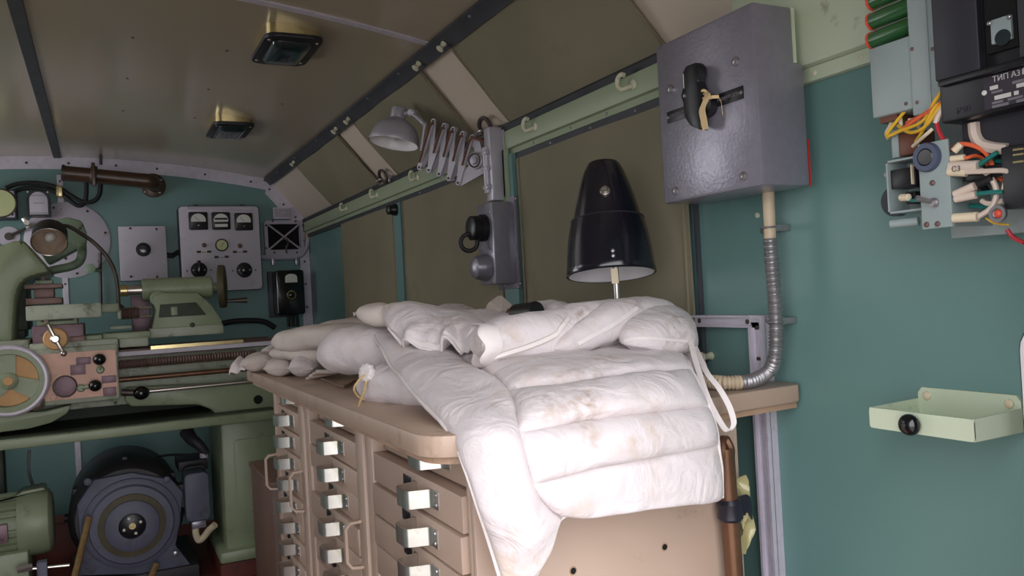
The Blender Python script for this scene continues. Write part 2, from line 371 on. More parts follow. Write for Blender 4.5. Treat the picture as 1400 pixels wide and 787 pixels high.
# --- trims
def trim(n, m, mat_, label): return struct(m, 'trim_%d' % n, mat_, label)
WF = YF-.004
a = MB(); st = [(x, arc(x)) for x in ax[:-2]]
a.prism(st+[(x, z-.058) for x, z in reversed(st)], 'y', WF, YF+.001)
t1 = trim(1, a, 'aluminium', 'pale metal strip along the arched top of the end wall')
screws(t1, [(x, WF, arc(x)-.03) for x in (.72, .5, .28, .1, -.1, -.27, -.45)], (0, -1, 0), .006, 'dark_steel')
nx, nz = -.7545, -.656
a = MB(); a.prism([(.806, .653), (1.0, .43), (1.0+nx*.062-.03, .43+nz*.062+.034), (.806+nx*.062+.03, .653+nz*.062-.034)], 'y', WF-.002, YF+.001)
t2 = trim(2, a, 'aluminium', 'pale metal strip along the sloping corner of the end wall')
screws(t2, [(.806+.194*k-.024, WF-.002, .653-.223*k-.02) for k in (.15, .5, .8)], (0, -1, 0), .006, 'dark_steel')
t3 = trim(3, MB().box(.95, .999, WF-.003, YF, FL, .40), 'aluminium', 'pale vertical metal strip in the far corner')
screws(t3, [(.972, WF-.003, z) for z in (.33, .22, .1, -.02)], (0, -1, 0), .006, 'dark_steel')
trim(4, MB().box(-.135, -.112, WF, YF, FL, -.2), 'aluminium', 'narrow pale vertical strip behind the generator')
x0, x1, z0, z1 = rectY(78, 227, 86, 278, YF)
t5 = trim(5, MB().box(x0, x1, WF, YF, .20-.35, .66), 'aluminium', 'narrow pale vertical strip behind the lathe lamp')
screws(t5, [((x0+x1)/2, WF, z) for z in (.63, .58, .5, .45, .15, .05)], (0, -1, 0), .005, 'dark_steel')
# ceiling seams
a = MB(); sx = [(x, arc(x)) for x in ax]
a.prism([(x, z-.004) for x, z in sx]+[(x, z+.005) for x, z in reversed(sx)], 'y', 1.95, 1.975)
t6 = trim(6, a, 'aluminium', 'thin pale metal seam across the ceiling')
trim(7, MB().box(-.16, -.128, YR, YF, .738, .75), 'dark_strip', 'dark lengthwise strip along the ceiling')
a = MB(); a.prism([(.785, .653), (.806, .648), (.824, .628), (.815, .619), (.80, .635), (.783, .645)], 'y', YR, YF)
t8 = trim(8, a, 'dark_strip', 'dark metal strip between ceiling and sloping panel')
screws(t8, [(.792, y, .64) for y in (1.4, 1.7, 2.2, 2.5, 3.2, 3.6, 4.0)], (-.5, 0, -.8), .005)
# ceiling pop rivets
for i, (px, py) in enumerate(((181, 51), (310, 69), (174, 107), (285, 122), (386, 142), (266, 161), (168, 151))):
    p = AZ(px, py, .735); p = AZ(px, py, arc(p.x))
    if i == 0: rv0 = MB().lathe(p, (0, 0, -1), [(.0045, -.001), (.004, .002), (.002, .003)], 8).build('rivet', 'rusty_steel', bpy.data.objects['ceiling']); rp0 = p
    else: inst(rv0, p-rp0)
# green rail and its strips
R1 = MB(); R1.box(.972, 1.0, 1.10, YF-.01, .376, .424, .003); R1.box(.985, 1.0, 1.10, YF-.01, .362, .376)
t9 = trim(9, R1, 'rail_green', 'green rail with hooks along the top of the wall')
screws(t9, [(.985, y, .369) for y in (1.25, 1.45, 1.6, 1.78, 2.1, 2.4)], (-1, 0, 0), .004)
t10 = trim(10, MB().box(.988, 1.0, 1.10, YF-.01, .345, .362), 'dark_strip', 'dark curtain track under the green rail')
screws(t10, [(.988, y, .354) for y in (1.2, 1.35, 1.52, 1.7, 2.05, 2.3, 2.6)], (-1, 0, 0), .0035)
trim(11, MB().prism([(.978, .424), (.970, .437), (.978, .446), (1.0, .43), (1.0, .424)], 'y', 1.10, YF-.01), 'dark_strip', 'dark gap strip above the green rail')
R2 = MB(); R2.box(.968, 1.0, YR, 1.04, .318, .47, .004)
t12 = trim(12, R2, 'pale_green', 'broad pale green beam above the teal wall')
t13 = trim(13, MB().box(.984, 1.0, YR, 1.04, .296, .318, .002), 'pale_green', 'narrow pale green ledge strip below the broad beam')
screws(t13, [(.984, y, .307) for y in (.885, .80)], (-1, 0, 0), .004, 'hook_cream')
# aluminium corner frame on the right wall
def corner_frame():
    y1 = 1.205; ya, yb = 1.020, 1.052; zt, zb = -.062, -.083
    m = MB(); m.prism([(y1, zt), (ya, zt), (ya+.012, zb), (y1, zb)], 'x', .985, 1.0)
    m.box(.979, .986, 1.05, y1, zt-.004, zt); m.box(.979, .986, 1.05, y1, zb, zb+.004)
    o = trim(14, m, 'aluminium', 'aluminium angle strip running from the curtain to the corner joint')
    v = MB(); v.box(.985, 1.0, ya, yb, FL, zt-.012); v.box(.977, .986, ya, ya+.005, FL, zt); v.box(.977, .986, yb-.005, yb, FL, zb)
    v.box(.982, .986, ya+.0145, ya+.0175, FL, zb)
    q = trim(15, v, 'aluminium', 'vertical aluminium channel strip running behind the bench end')
    screws(o, [(.985, 1.185, -.072), (.985, 1.06, -.073)], (-1, 0, 0), .0045, 'dark_steel')
    screws(q, [(.984, 1.037, -.083), (.984, 1.037, -.135), (.984, 1.037, -.213)], (-1, 0, 0), .0045, 'dark_steel')
corner_frame()
# vertical teal posts between the curtains
trim(16, MB().box(.975, 1.0, 1.885, 1.965, FL, .362), 'teal', 'teal upright between the two nearest wall curtains')
trim(17, MB().box(.978, 1.0, 2.785, 2.86, FL, .345), 'teal', 'teal upright carrying the black plug between two wall curtains')
a = MB(); a.box(.968, .978, 1.905, 1.945, .2, .376)
trim(18, a, 'rail_green', 'short green upright behind the scissor lamp bracket')
# door edge at the right border
a = MB(); a.prism(rr(.44, .592, -1.03, -.072, .03), 'x', .972, 1.0)
t19 = trim(19, a, 'white_enamel', 'white rounded door frame edge')
e = rr(.44, .592, -1.03, -.072, .03)
MB().tube([(.978, p[0], p[1]) for p in e], .004, 8, closed=True).build('gasket', 'black_satin', t19)
trim(20, MB().box(.990, .999, 1.186, 1.192, -.17, .345), 'dark_strip', 'dark upright edge strip beside the nearest wall curtain')

# ================================================================== curtains
def wall_curtain(y0, y1, z0, z1, label, x=.982, seed=0):
    m = MB(); nu, nv = 36, 24; g = []; 
    for side in (0, 1):
        for j in range(nv+1):
            for i in range(nu+1):
                u, v = i/nu, j/nv; y = y0+(y1-y0)*u; z = z0+(z1-z0)*v
                d = .004*math.sin(u*7+seed)+.003*math.sin(v*5+u*4+seed*2)+.005*noise.noise(Vector((u*4, v*3, seed)))
                g.append((x+d*(.3+.7*math.sin(PI*min(max(u, .02), .98)))+side*.003, y, z))
    n = (nu+1)*(nv+1); f = []
    for s in (0, 1):
        for j in range(nv):
            for i in range(nu):
                a = s*n+j*(nu+1)+i; f.append((a, a+1, a+nu+2, a+nu+1))
    for i in range(nu): f += [(i, i+1, n+i+1, n+i), (nv*(nu+1)+i, nv*(nu+1)+i+1, n+nv*(nu+1)+i+1, n+nv*(nu+1)+i)]
    for j in range(nv): f += [(j*(nu+1), (j+1)*(nu+1), n+(j+1)*(nu+1), n+j*(nu+1)), (j*(nu+1)+nu, (j+1)*(nu+1)+nu, n+(j+1)*(nu+1)+nu, n+j*(nu+1)+nu)]
    m.add(g, f)
    t = thing('window_curtain', label, 'curtain', (x, (y0+y1)/2, z0), 'khaki blackout curtains')
    m.build('fabric', 'khaki', t)
    for yy in (y0+.012, y1-.012): MB().tube([(x-.001, yy, z0+(z1-z0)*k/12) for k in range(13)], .003, 6).build('hem', 'khaki', t)
wall_curtain(1.197, 1.872, -.168, .345, 'khaki blackout curtain on the wall behind the black lamp hood', seed=1)
wall_curtain(1.975, 2.772, -.168, .345, 'khaki blackout curtain on the wall behind the socket box', seed=3)
wall_curtain(2.868, 3.60, -.168, .345, 'farthest khaki blackout curtain on the side wall near the end wall', seed=5)
def slope_pt(s, y, off=0): return Vector((.806+.194*s+nx*off, y, .653-.223*s+nz*off))
def slope_curtain(y0, y1, label, seed, skew=0):
    m = MB(); nu, nv = 36, 18; n = (nu+1)*(nv+1); g = []; f = []
    for side in (0, 1):
        for j in range(nv+1):
            for i in range(nu+1):
                u, v = i/nu, j/nv
                off = .010+.006*math.sin(v*PI)*(.5+.5*math.sin(u*9+seed))+.006*noise.noise(Vector((u*3, v*2, seed)))
                g.append(slope_pt(.11+.80*v, y0+(y1-y0)*u+skew*v, off-side*.003))
    for s in (0, 1):
        for j in range(nv):
            for i in range(nu): a = s*n+j*(nu+1)+i; f.append((a, a+1, a+nu+2, a+nu+1))
    for i in range(nu): f += [(i, i+1, n+i+1, n+i), (nv*(nu+1)+i, nv*(nu+1)+i+1, n+nv*(nu+1)+i+1, n+nv*(nu+1)+i)]
    for j in range(nv): f += [(j*(nu+1), (j+1)*(nu+1), n+(j+1)*(nu+1), n+j*(nu+1)), (j*(nu+1)+nu, (j+1)*(nu+1)+nu, n+(j+1)*(nu+1)+nu, n+j*(nu+1)+nu)]
    m.add(g, f)
    t = thing('skylight_curtain', label, 'curtain', slope_pt(.5, (y0+y1)/2), 'khaki blackout curtains')
    m.build('fabric', 'khaki', t)
    for yy in (y0+.006, y1-.006): MB().tube([slope_pt(.11+.80*k/12, yy+skew*k/12, .012) for k in range(13)], .003, 6).build('hem', 'khaki', t)
slope_curtain(1.225, 1.885, 'large khaki curtain stretched on the slope above the black lamp hood', 1)
slope_curtain(2.10, 2.775, 'khaki curtain stretched on the slope behind the scissor lamp shade', 4)
slope_curtain(2.99, 3.70, 'khaki curtain stretched on the slope nearest the end wall', 6)
# ---- coat hooks on the rail
def hook(p, label):
    t = thing('coat_hook', label, 'hook', p, 'cream hooks on the green rail')
    MB().lathe(p, (-1, 0, 0), [(.011, 0), (.011, .003), (.006, .006)], 12).build('base', 'hook_cream', t)
    x, y, z = p
    pts = spl([(x, y, z), (x-.012, y+.006, z-.005), (x-.018, y+.018, z-.006), (x-.020, y+.028, z+.004), (x-.020, y+.027, z+.017), (x-.019, y+.016, z+.023), (x-.017, y+.008, z+.020)], 6)
    MB().tube(pts, .0048, 8).build('hook_arm', 'hook_cream', t)
for px, py, l in ((867, 117, 'first cream hook on the green rail beside the grey switch box'), (733, 177, 'cream hook on the green rail just right of the scissor lamp bracket'),
                  (572, 243, 'cream hook on the green rail just left of the scissor arm'), (516, 268, 'second cream hook from the end wall on the green rail'),
                  (474, 286, 'cream hook on the green rail closest to the end wall')):
    p = AX(px, py, .972); hook((.972, p.y, .400), l)
# ---- pegs holding curtain cords
def peg(p, d, label, L=.028):
    p = Vector(p); d = Vector(d).normalized()
    o = MB().lathe(p, d, [(.008, 0), (.0075, .004), (.0055, .008), (.0055, L*.55), (.009, L*.75), (.0105, L*.9), (.009, L), (.003, L*1.02)], 14).build('curtain_peg', 'hook_cream', o=p)
    tag(o, label, 'peg', 'cream curtain pegs')
for px, py, l in ((607, 57, 'cream peg at the upper corner of the large slope curtain'), (573, 85, 'cream peg on the dark strip beside the bare slope panel above the scissor lamp'),
                  (477, 160, 'small cream peg above the scissor lamp shade'), (460, 175, 'cream peg at the top of the second bare slope panel'), (402, 220, 'farthest cream peg on the dark roof strip')):
    p = AX(px, py, .80); peg((.80, p.y, .632), (-.6, 0, -.75), l, .022)
peg((1.0, 1.176, -.138), (-1, -.25, 0), 'cream peg on the wall just above the flexible conduit', .036)
# ---- metal snap hooks at the bottom of the bare slope panels
def snap(y, label):
    c = slope_pt(.9, y, .02)
    t = thing('snap_hook', label, 'hook', slope_pt(.9, y), 'metal snap hooks')
    m = MB(); m.tube(spl([c+Vector((0, .03, -.01)), c+Vector((-.02, .035, .012)), c+Vector((-.026, .015, .03)), c+Vector((-.022, -.012, .026)), c+Vector((-.012, -.018, 0)), c+Vector((-.01, -.004, -.016))], 6), .006, 8)
    m.build('hook_body', 'dark_steel', t)
    k = MB(); ring_tube(k, c+Vector((-.02, .032, -.006)), (0, .5, .8), .014, .004); k.build('ring', 'screw_steel', t)
    MB().box(c.x-.004, c.x+.014, c.y-.014, c.y+.014, c.z-.012, c.z+.012, .002).build('plate', 'screw_steel', t)
snap(1.97, 'dark metal snap hook above the scissor lamp bracket')
snap(2.86, 'dark metal snap hook at the foot of the second bare slope panel')

# ================================================================== ceiling lights
def ceiling_light(x0, x1, y0, y1, label):
    zt = arc((x0+x1)/2)+.01; zb = .668
    t = thing('ceiling_light', label, 'ceiling light', ((x0+x1)/2, (y0+y1)/2, zt-.01), 'ceiling lights')
    MB().prism(rr(x0, x1, y0, y1, .03), 'z', zb+.014, zt).build('housing', 'brass', t)
    MB().prism(rr(x0-.006, x1+.006, y0-.006, y1+.006, .034), 'z', zb+.006, zb+.017, .002).build('rim', 'black_satin', t)
    o = rr(x0+.018, x1-.018, y0+.03, y1-.03, .02); m = MB(); L = len(o); cx, cy = (x0+x1)/2, (y0+y1)/2
    vs = []; fs = []
    for k, (sc_, h) in enumerate(((1, 0), (.97, -.006), (.86, -.012), (.5, -.015), (.1, -.0155))):
        vs += [(cx+(p[0]-cx)*sc_, cy+(p[1]-cy)*sc_, zb+.006+h) for p in o]
        if k: fs += [((k-1)*L+i, (k-1)*L+(i+1) % L, k*L+(i+1) % L, k*L+i) for i in range(L)]
    fs.append(tuple(range(4*L, 5*L))); m.add(vs, fs); m.build('lens', 'lamp_glass', t)
    screws(t, [(x, y, zb+.006) for x in (x0+.008, x1-.008) for y in (y0+.03, y1-.03)], (0, 0, -1), .005)
ceiling_light(.408, .545, 2.075, 2.32, 'square dark glass ceiling light with brass body, nearer to the metal seam')
ceiling_light(.408, .545, 3.13, 3.40, 'square dark glass ceiling light with brass body, nearer to the end wall')

# ================================================================== workbench top and cabinet
def bench():
    ZT, ZB = -.172, -.204
    def corner(cx, cy, r, a0, a1, n=7): return [(cx+r*math.cos(math.radians(a0+(a1-a0)*k/n)), cy+r*math.sin(math.radians(a0+(a1-a0)*k/n))) for k in range(n+1)]
    xl, r = .345, .055
    poly = corner(xl+r, .925+r, r, 180, 272) + [(.70, .938), (.985, .954), (.998, .966), (.998, 2.335)] + corner(xl+.05, 2.285, .05, 90, 180)
    t = thing('workbench_top', 'beige painted workbench top with rounded corner under the white sandbags', 'workbench', (.67, 1.6, ZB))
    MB().prism(poly, 'z', ZB+.004, ZT, .003).build('top_panel', 'bench_top', t)
    inner = [(xl+.012+(p[0]-xl)*.985, p[1]+.008 if p[1] < 1.5 else p[1]-.01) for p in poly]
    inner = [(min(p[0], .997), p[1]) for p in inner]
    MB().prism(inner, 'z', ZB-.006, ZB+.004).build('plywood_core', 'bench_worn', t)
    # cabinet
    X0, X1, Y0, Y1 = .418, .868, .970, 2.30
    c = thing('tool_cabinet', 'beige metal tool cabinet of narrow drawers under the worktop', 'cabinet', ((X0+X1)/2, (Y0+Y1)/2, FL))
    b = MB(); b.box(.46, X1, Y0+.012, Y1-.012, FL, ZB-.006); b.build('carcass', 'bench_dark', c)
    e = MB().box(X0, X1, Y0, Y0+.012, FL, ZB-.006, .003).build('end_panel', 'bench_beige', c)
    MB().box(X0, X1, Y1-.012, Y1, FL, ZB-.006, .003).build('end_panel', 'bench_beige', c)
    src = MB().lathe((.718, Y0, -.384), (0, -1, 0), [(.0045, 0), (.0045, .001), (.002, .0012)], 10).build('bolt_hole', 'void', e); inst(src, (-.156, 0, -.003))
    s2 = MB().lathe((.718, Y0, -.384), (0, -1, 0), [(.0065, 0), (.006, .0006)], 10).build('hole_rim', 'bench_worn', e); inst(s2, (-.156, 0, -.003))
    cols = [(1.985, 2.283, 0), (1.495, 1.876, 1), (.998, 1.390, 2)]
    # uprights with D handles
    for i, (ya, yb) in enumerate(((2.255, 2.287), (1.876, 1.968), (1.390, 1.482), (.9825, .992))):
        st = MB()
        if i in (1, 2): st.box(X0-.006, .46, ya, ya+.040, FL, ZB-.006, .003); st.box(X0-.010, .46, ya+.046, yb, FL, ZB-.006, .003)
        else: st.box(X0-(.008 if i == 0 else 0), .46, ya, yb, FL, ZB-.006, .003)
        up = st.build('upright', 'bench_beige', c)
        if i < 3:
            (pa, pb, qb) = (((366, 613), (374, 656), 0), ((418, 648), (430, 705), 1), ((487, 706), (508, 777), 2))[i]
            y = yb-.012; za = AX(pa[0]+8, pa[1], X0).z; zb = AX(pb[0], pb[1], X0).z; x = X0-.010; yo = y+.03
            pts = [(x+.004, y, za), (x-.020, y+.004, za-.002), (x-.028, y+.006, za-.012), (x-.028, y+.006, zb+.012), (x-.020, y+.004, zb+.002), (x+.004, y, zb)]
            MB().strip(pts, (0, 1, 0), .012, .005).build('pull_handle', 'bench_beige', up)
    # drawers
    hp = [(0, .062), (0, .050), (-.026, .045), (-.033, .041), (-.036, .034), (-.0365, .004), (-.035, -.002), (-.030, -.006), (-.006, -.012), (-.001, -.015), (0, -.020), (0, -.040)]
    P = .0535; zt = -.2135
    src = {}
    for ci, (ya, yb, k) in enumerate(cols):
        for row in range(14):
            z1 = zt-row*P; z0 = z1-P+.0035
            proud = .0 if (row == 0) else .020
            key = (ci, row == 0)
            xf = X0+.016-proud
            if key not in src:
                d = MB().box(xf, .458, ya, yb, z0, z1, .0015).build('drawer', 'bench_beige', c)
                yc = (ya+yb)/2-.075+.02*(2-ci)*.6; zc = (z0+z1)/2+.002
                h = MB().strip([(xf+p[0]-.001, yc+p[1], zc) for p in hp], (0, 0, 1), .026, .0018).build('handle', 'zinc', d, sharp=50)
                rv = [MB().lathe((xf-.002, yc-.031, zc+dz), (-1, 0, 0), [(.0035, 0), (.003, .0015), (.001, .002)], 8).build('rivet', 'screw_steel', d) for dz in (-.007, .007)]
                lb = MB().box(xf-.0015, xf, yc+.075, yc+.11, zc-.002, zc+.014, .0008).build('label_holder', 'black_plastic', d)
                src[key] = (d, row, [h, lb]+rv)
            else:
                d0, r0, kids = src[key]
                d = d0.copy(); C.objects.link(d); d.parent = c
                jx = random.uniform(-.006, .005) if row else 0
                d.location = Vector((jx, 0, -(row-r0)*P)); ORG[d] = ORG[d0]
                for kd in kids:
                    if kd.name.startswith('label_holder') and (row*7+ci) % 3 == 0: continue
                    q = kd.copy(); C.objects.link(q); q.parent = d; ORG[q] = ORG[kd]
    # lower chest behind the bench
    ch = thing('storage_chest', 'low dark brown metal chest on the floor behind the drawer cabinet', 'chest', (.68, 2.68, FL))
    MB().box(.430, .95, 2.50, 2.88, FL+.06, -.545, .006).build('body', 'chest_brown', ch)
    MB().box(.425, .955, 2.495, 2.885, -.545, -.525, .005).build('lid', 'chest_brown', ch)
    MB().box(.40, .96, 2.47, 2.9, FL, FL+.06, .004).build('plinth', 'red_floor', ch)
bench()

# ================================================================== grey switch box with conduit
def switch_box():
    x0, x1, y0, y1, z0, z1 = .86, .957, .880, 1.110, .134, .401
    t = thing('switch_box', 'large grey hammered-paint switch box with black rotary handle', 'switch box', (.93, .995, z0))
    zn = .318
    prof = [(x0, z0), (x1, z0), (x1, zn), (.938, zn), (.938, z1), (x0, z1)]
    MB().prism(prof, 'y', y0, y1, .005).build('body', 'hammer_grey', t)
    MB().box(.938, .945, y0+.002, y1, zn, z1).build('rear_lip', 'pale_green', t)
    MB().box(x1, .96, y0+.001, y0+.003, z0, z0+.07).build('seal', 'red_seal', t)
    MB().box(.957, 1.0, .93, 1.08, z0+.02, .315).build('mounting_block', 'hammer_grey', t)
    A = lambda px, py: AX(px, py, x0)
    screws(t, [A(1006, 84), A(917, 122), A(1017, 241), A(924, 261)], (-1, 0, 0), .0075)
    # handle: wide toggle seen slightly from the side
    hp = []
    for px, py in ((932, 100), (937, 90), (950, 85), (955, 90), (955, 104), (953, 111), (957, 122), (957, 140), (956, 158), (957, 178), (943, 172), (935, 160), (933, 140), (930, 132), (933, 118)):
        p = AX(px, py, .836); hp.append((p.y, p.z))
    h = MB().prism(hp, 'x', .836, .853, .003).build('handle', 'black_plastic', t)
    MB().cyl((.866, .948*1+.032, .272), (.845, .948+.032, .272), .018, seg=20).build('shaft', 'black_plastic', t)
    pa, pb = AX(934, 101, .8355), AX(935, 121, .8355)
    MB().strip([pa, pb], (0, 1, 0), .0012, .0006).build('pointer_line', 'print_white', h)
    screws(h, [AX(936, 131, .836)], (-1, 0, 0), .0035)
    # name plates
    for (pa, pb, hgt, s, sz) in (((912, 148), (941, 138), .0135, 'ГЕНЕРАТОР', .0075), ((974, 125), (1016, 109), .0135, 'ВНЕШНЯЯ СЕТЬ', .0068)):
        a = A(*pa); b_ = A(*pb)
        ya, yb = (a.y, b_.y) if s[0] != 'Г' else (a.y, a.y-.062)
        zc = .2755
        pl = MB().box(x0-.0015, x0, min(ya, yb), max(ya, yb), zc-.0095, zc+.0095, .0005).build('name_plate', 'black_plastic', t)
        text(s, sz, face_negx((x0-.0018, (ya+yb)/2, zc)), 'print_grey', pl)
        screws(pl, [(x0-.0015, y, zc) for y in (max(ya, yb)-.004, min(ya, yb)+.004)], (-1, 0, 0), .003)
    # bright cloth/wood strip tied at the handle
    q = [AX(961, 127, .846), AX(967, 129, .838), AX(965, 137, .834), AX(960, 150, .836), AX(962, 163, .838), AX(964, 177, .842)]
    g = MB().strip(spl(q, 6), (0, -1, 0), .013, .0018).build('rag_strip', 'wood_strip', t)
    q = [AX(963, 136, .838), AX(972, 133, .842), AX(983, 132, .85)]
    MB().strip(spl(q, 6), (0, 0, 1), .005, .0015).build('rag_end', 'wood_strip', t)
    k = MB(); ring_tube(k, AX(962, 129, .842), (1, .3, .2), .006, .0022); k.build('rag_loop', 'wood_strip', t)
    MB().tube(spl([AX(982, 132, .85), AX(986, 140, .85), AX(988, 158, .852)], 5), .0004, 5).build('thread', 'wood_strip', t)
    # conduit
    c = thing('flexible_conduit', 'corrugated grey conduit dropping from the switch box onto the bench', 'conduit', (.95, .955, -.172))
    X = .948
    p0 = AX(1050, 250, X); p1 = AX(1053, 330, X)
    MB().tube([p0+Vector((0, 0, -.001)), (p0+p1)/2, p1], .0095, 14).build('rigid_sleeve', 'hose_cream', c)
    zc = -.172+.0125
    path = [AX(1053, 326, X), AX(1056, 370, X), AX(1060, 420, X), AX(1061, 460, X), AX(1059, 490, X), AX(1050, 508, .95)]
    e1 = AZ(1028, 520, zc); e2 = AZ(995, 523, zc); e3 = AZ(968, 521.5, zc)
    path += [e1, e2, e3, e3+(e3-e2)*1.2, e3+(e3-e2)*2.6]
    pts = spl(path, 60)
    L = sum((pts[i+1]-pts[i]).length for i in range(len(pts)-1)); d = 0; acc = [0]
    for i in range(len(pts)-1): d += (pts[i+1]-pts[i]).length; acc.append(d)
    n = int(L/.0012); rs = []; j = 0
    for i in range(n+1):
        s = L*i/n
        while j < len(acc)-2 and acc[j+1] < s: j += 1
        f = (s-acc[j])/max(acc[j+1]-acc[j], 1e-9); rs.append(pts[j].lerp(pts[j+1], f))
    ir = [.0105+.0013*math.sin(2*PI*L*i/n/.0056) for i in range(n+1)]
    half = int(n*.66)
    MB().tube(rs[:half+1], .01, 12, rf=lambda q: ir[int(round(q*half))]).build('corrugated_hose', 'hose_metal', c)
    MB().tube(rs[half:], .01, 12, rf=lambda q: ir[half+int(round(q*(n-half)))]).build('corrugated_hose', 'hose_cream', c)
    for py, px in ((311, 1051), (440, 1060)):
        p = AX(px, py, X); cl = MB()
        ring_tube(cl, p, (0, 0, 1), .0118, .0016, 20, 6)
        ya = AX(px+19, py, .985).y; yb = AX(px-12, py, .985).y; cl.box(.985, .999, ya, yb, p.z-.005, p.z+.005, .001); cl.box(.958, .999, p.y+.004, p.y+.007, p.z-.005, p.z+.005, .0005)
        cl.build('clip', 'screw_steel', c)
        screws(c, [(.985, ya+.005, p.z)], (-1, 0, 0), .0035)
    o = MB().lathe(AX(1036, 294, 1.0), (-1, 0, 0), [(.005, 0), (.0045, .002), (.002, .003)], 10).build('wall_screw', 'hook_cream')
    tag(o, 'single cream screw head on the teal wall beside the conduit', 'screw')
switch_box()

# ================================================================== black hood lamp on the bench
def hood_lamp():
    cx, cy = .838, 1.25
    t = thing('hood_lamp', 'black enamel hood lamp standing behind the white sandbags', 'lamp', (cx, cy, -.172))
    lo = [(.0805, .020), (.082, .026), (.0805, .034), (.0785, .055), (.075, .085), (.0705, .108), (.067, .1225)]
    up = [(.0625, .119), (.0605, .135), (.054, .163), (.046, .190), (.038, .213), (.032, .226), (.028, .231), (.012, .233)]
    TL = Matrix.Translation((cx, cy, .10)) @ Matrix.Rotation(.155, 4, Vector((-.892, .452, 0))) @ Matrix.Translation((-cx, -cy, -.10))
    def MT(): m = MB(); m.M = TL; return m
    def shell(pr, th):
        m = MT(); m.lathe((cx, cy, 0), (0, 0, 1), pr+[(max(r-th, .002), h) for r, h in reversed(pr)], 40, cap=False); return m
    lower = shell(lo, .002).build('lower_hood', 'black_enamel', t)
    MT().lathe((cx, cy, 0), (0, 0, 1), [(r-.0028, h) for r, h in lo], 40, cap=False).build('white_lining', 'white_enamel', lower)
    MT().lathe((cx, cy, 0), (0, 0, 1), up, 40, cap=True).build('upper_hood', 'black_enamel', t)
    k = MT(); ring_tube(k, (cx, cy, .122), (0, 0, 1), .067, .0014, 40, 6); k.build('joint_rim', 'black_satin', t)
    k = MT(); ring_tube(k, (cx, cy, .0215), (0, 0, 1), .081, .002, 48, 6); k.build('rolled_rim', 'black_enamel', t)
    d = Vector((-.56, -.83, 0)).normalized()
    p = Vector((cx, cy, .163))+d*.0555; dn = (d+Vector((0, 0, .42))).normalized()
    MT().lathe(p-dn*.004, dn, [(.0095, 0), (.0095, .005), (.0085, .006), (.005, .0065), (.005, .012), (.004, .0135)], 18).build('clamp_bolt', 'steel', t)
    d2 = Vector((-.50, -.87, 0)).normalized(); b0 = Vector((cx, cy, 0))+d2*.080
    MT().strip([b0+Vector((0, 0, .018))-d2*.006, b0+Vector((0, 0, .004))-d2*.002, b0+Vector((0, 0, -.009))], Vector((d2.y, -d2.x, 0)), .012, .002).build('latch_tab', 'cream', t)
    screws(t, [TL @ (Vector((cx, cy, z))+d2*.0795) for z in (.040, .049)], TL.to_3x3() @ d2, .0038)
    MB().cyl((cx+.012, cy, -.160), (cx+.012, cy, .19), .0055, seg=14).build('stem', 'steel', t)
    MB().lathe((cx+.012, cy, -.172), (0, 0, 1), [(.055, 0), (.055, .006), (.05, .01), (.012, .014), (.009, .03)], 28).build('base', 'black_enamel', t)
    MB().ball((cx, cy, .085), .03, 1, 1, 1.2).build('bulb', 'dial_white', t)
hood_lamp()

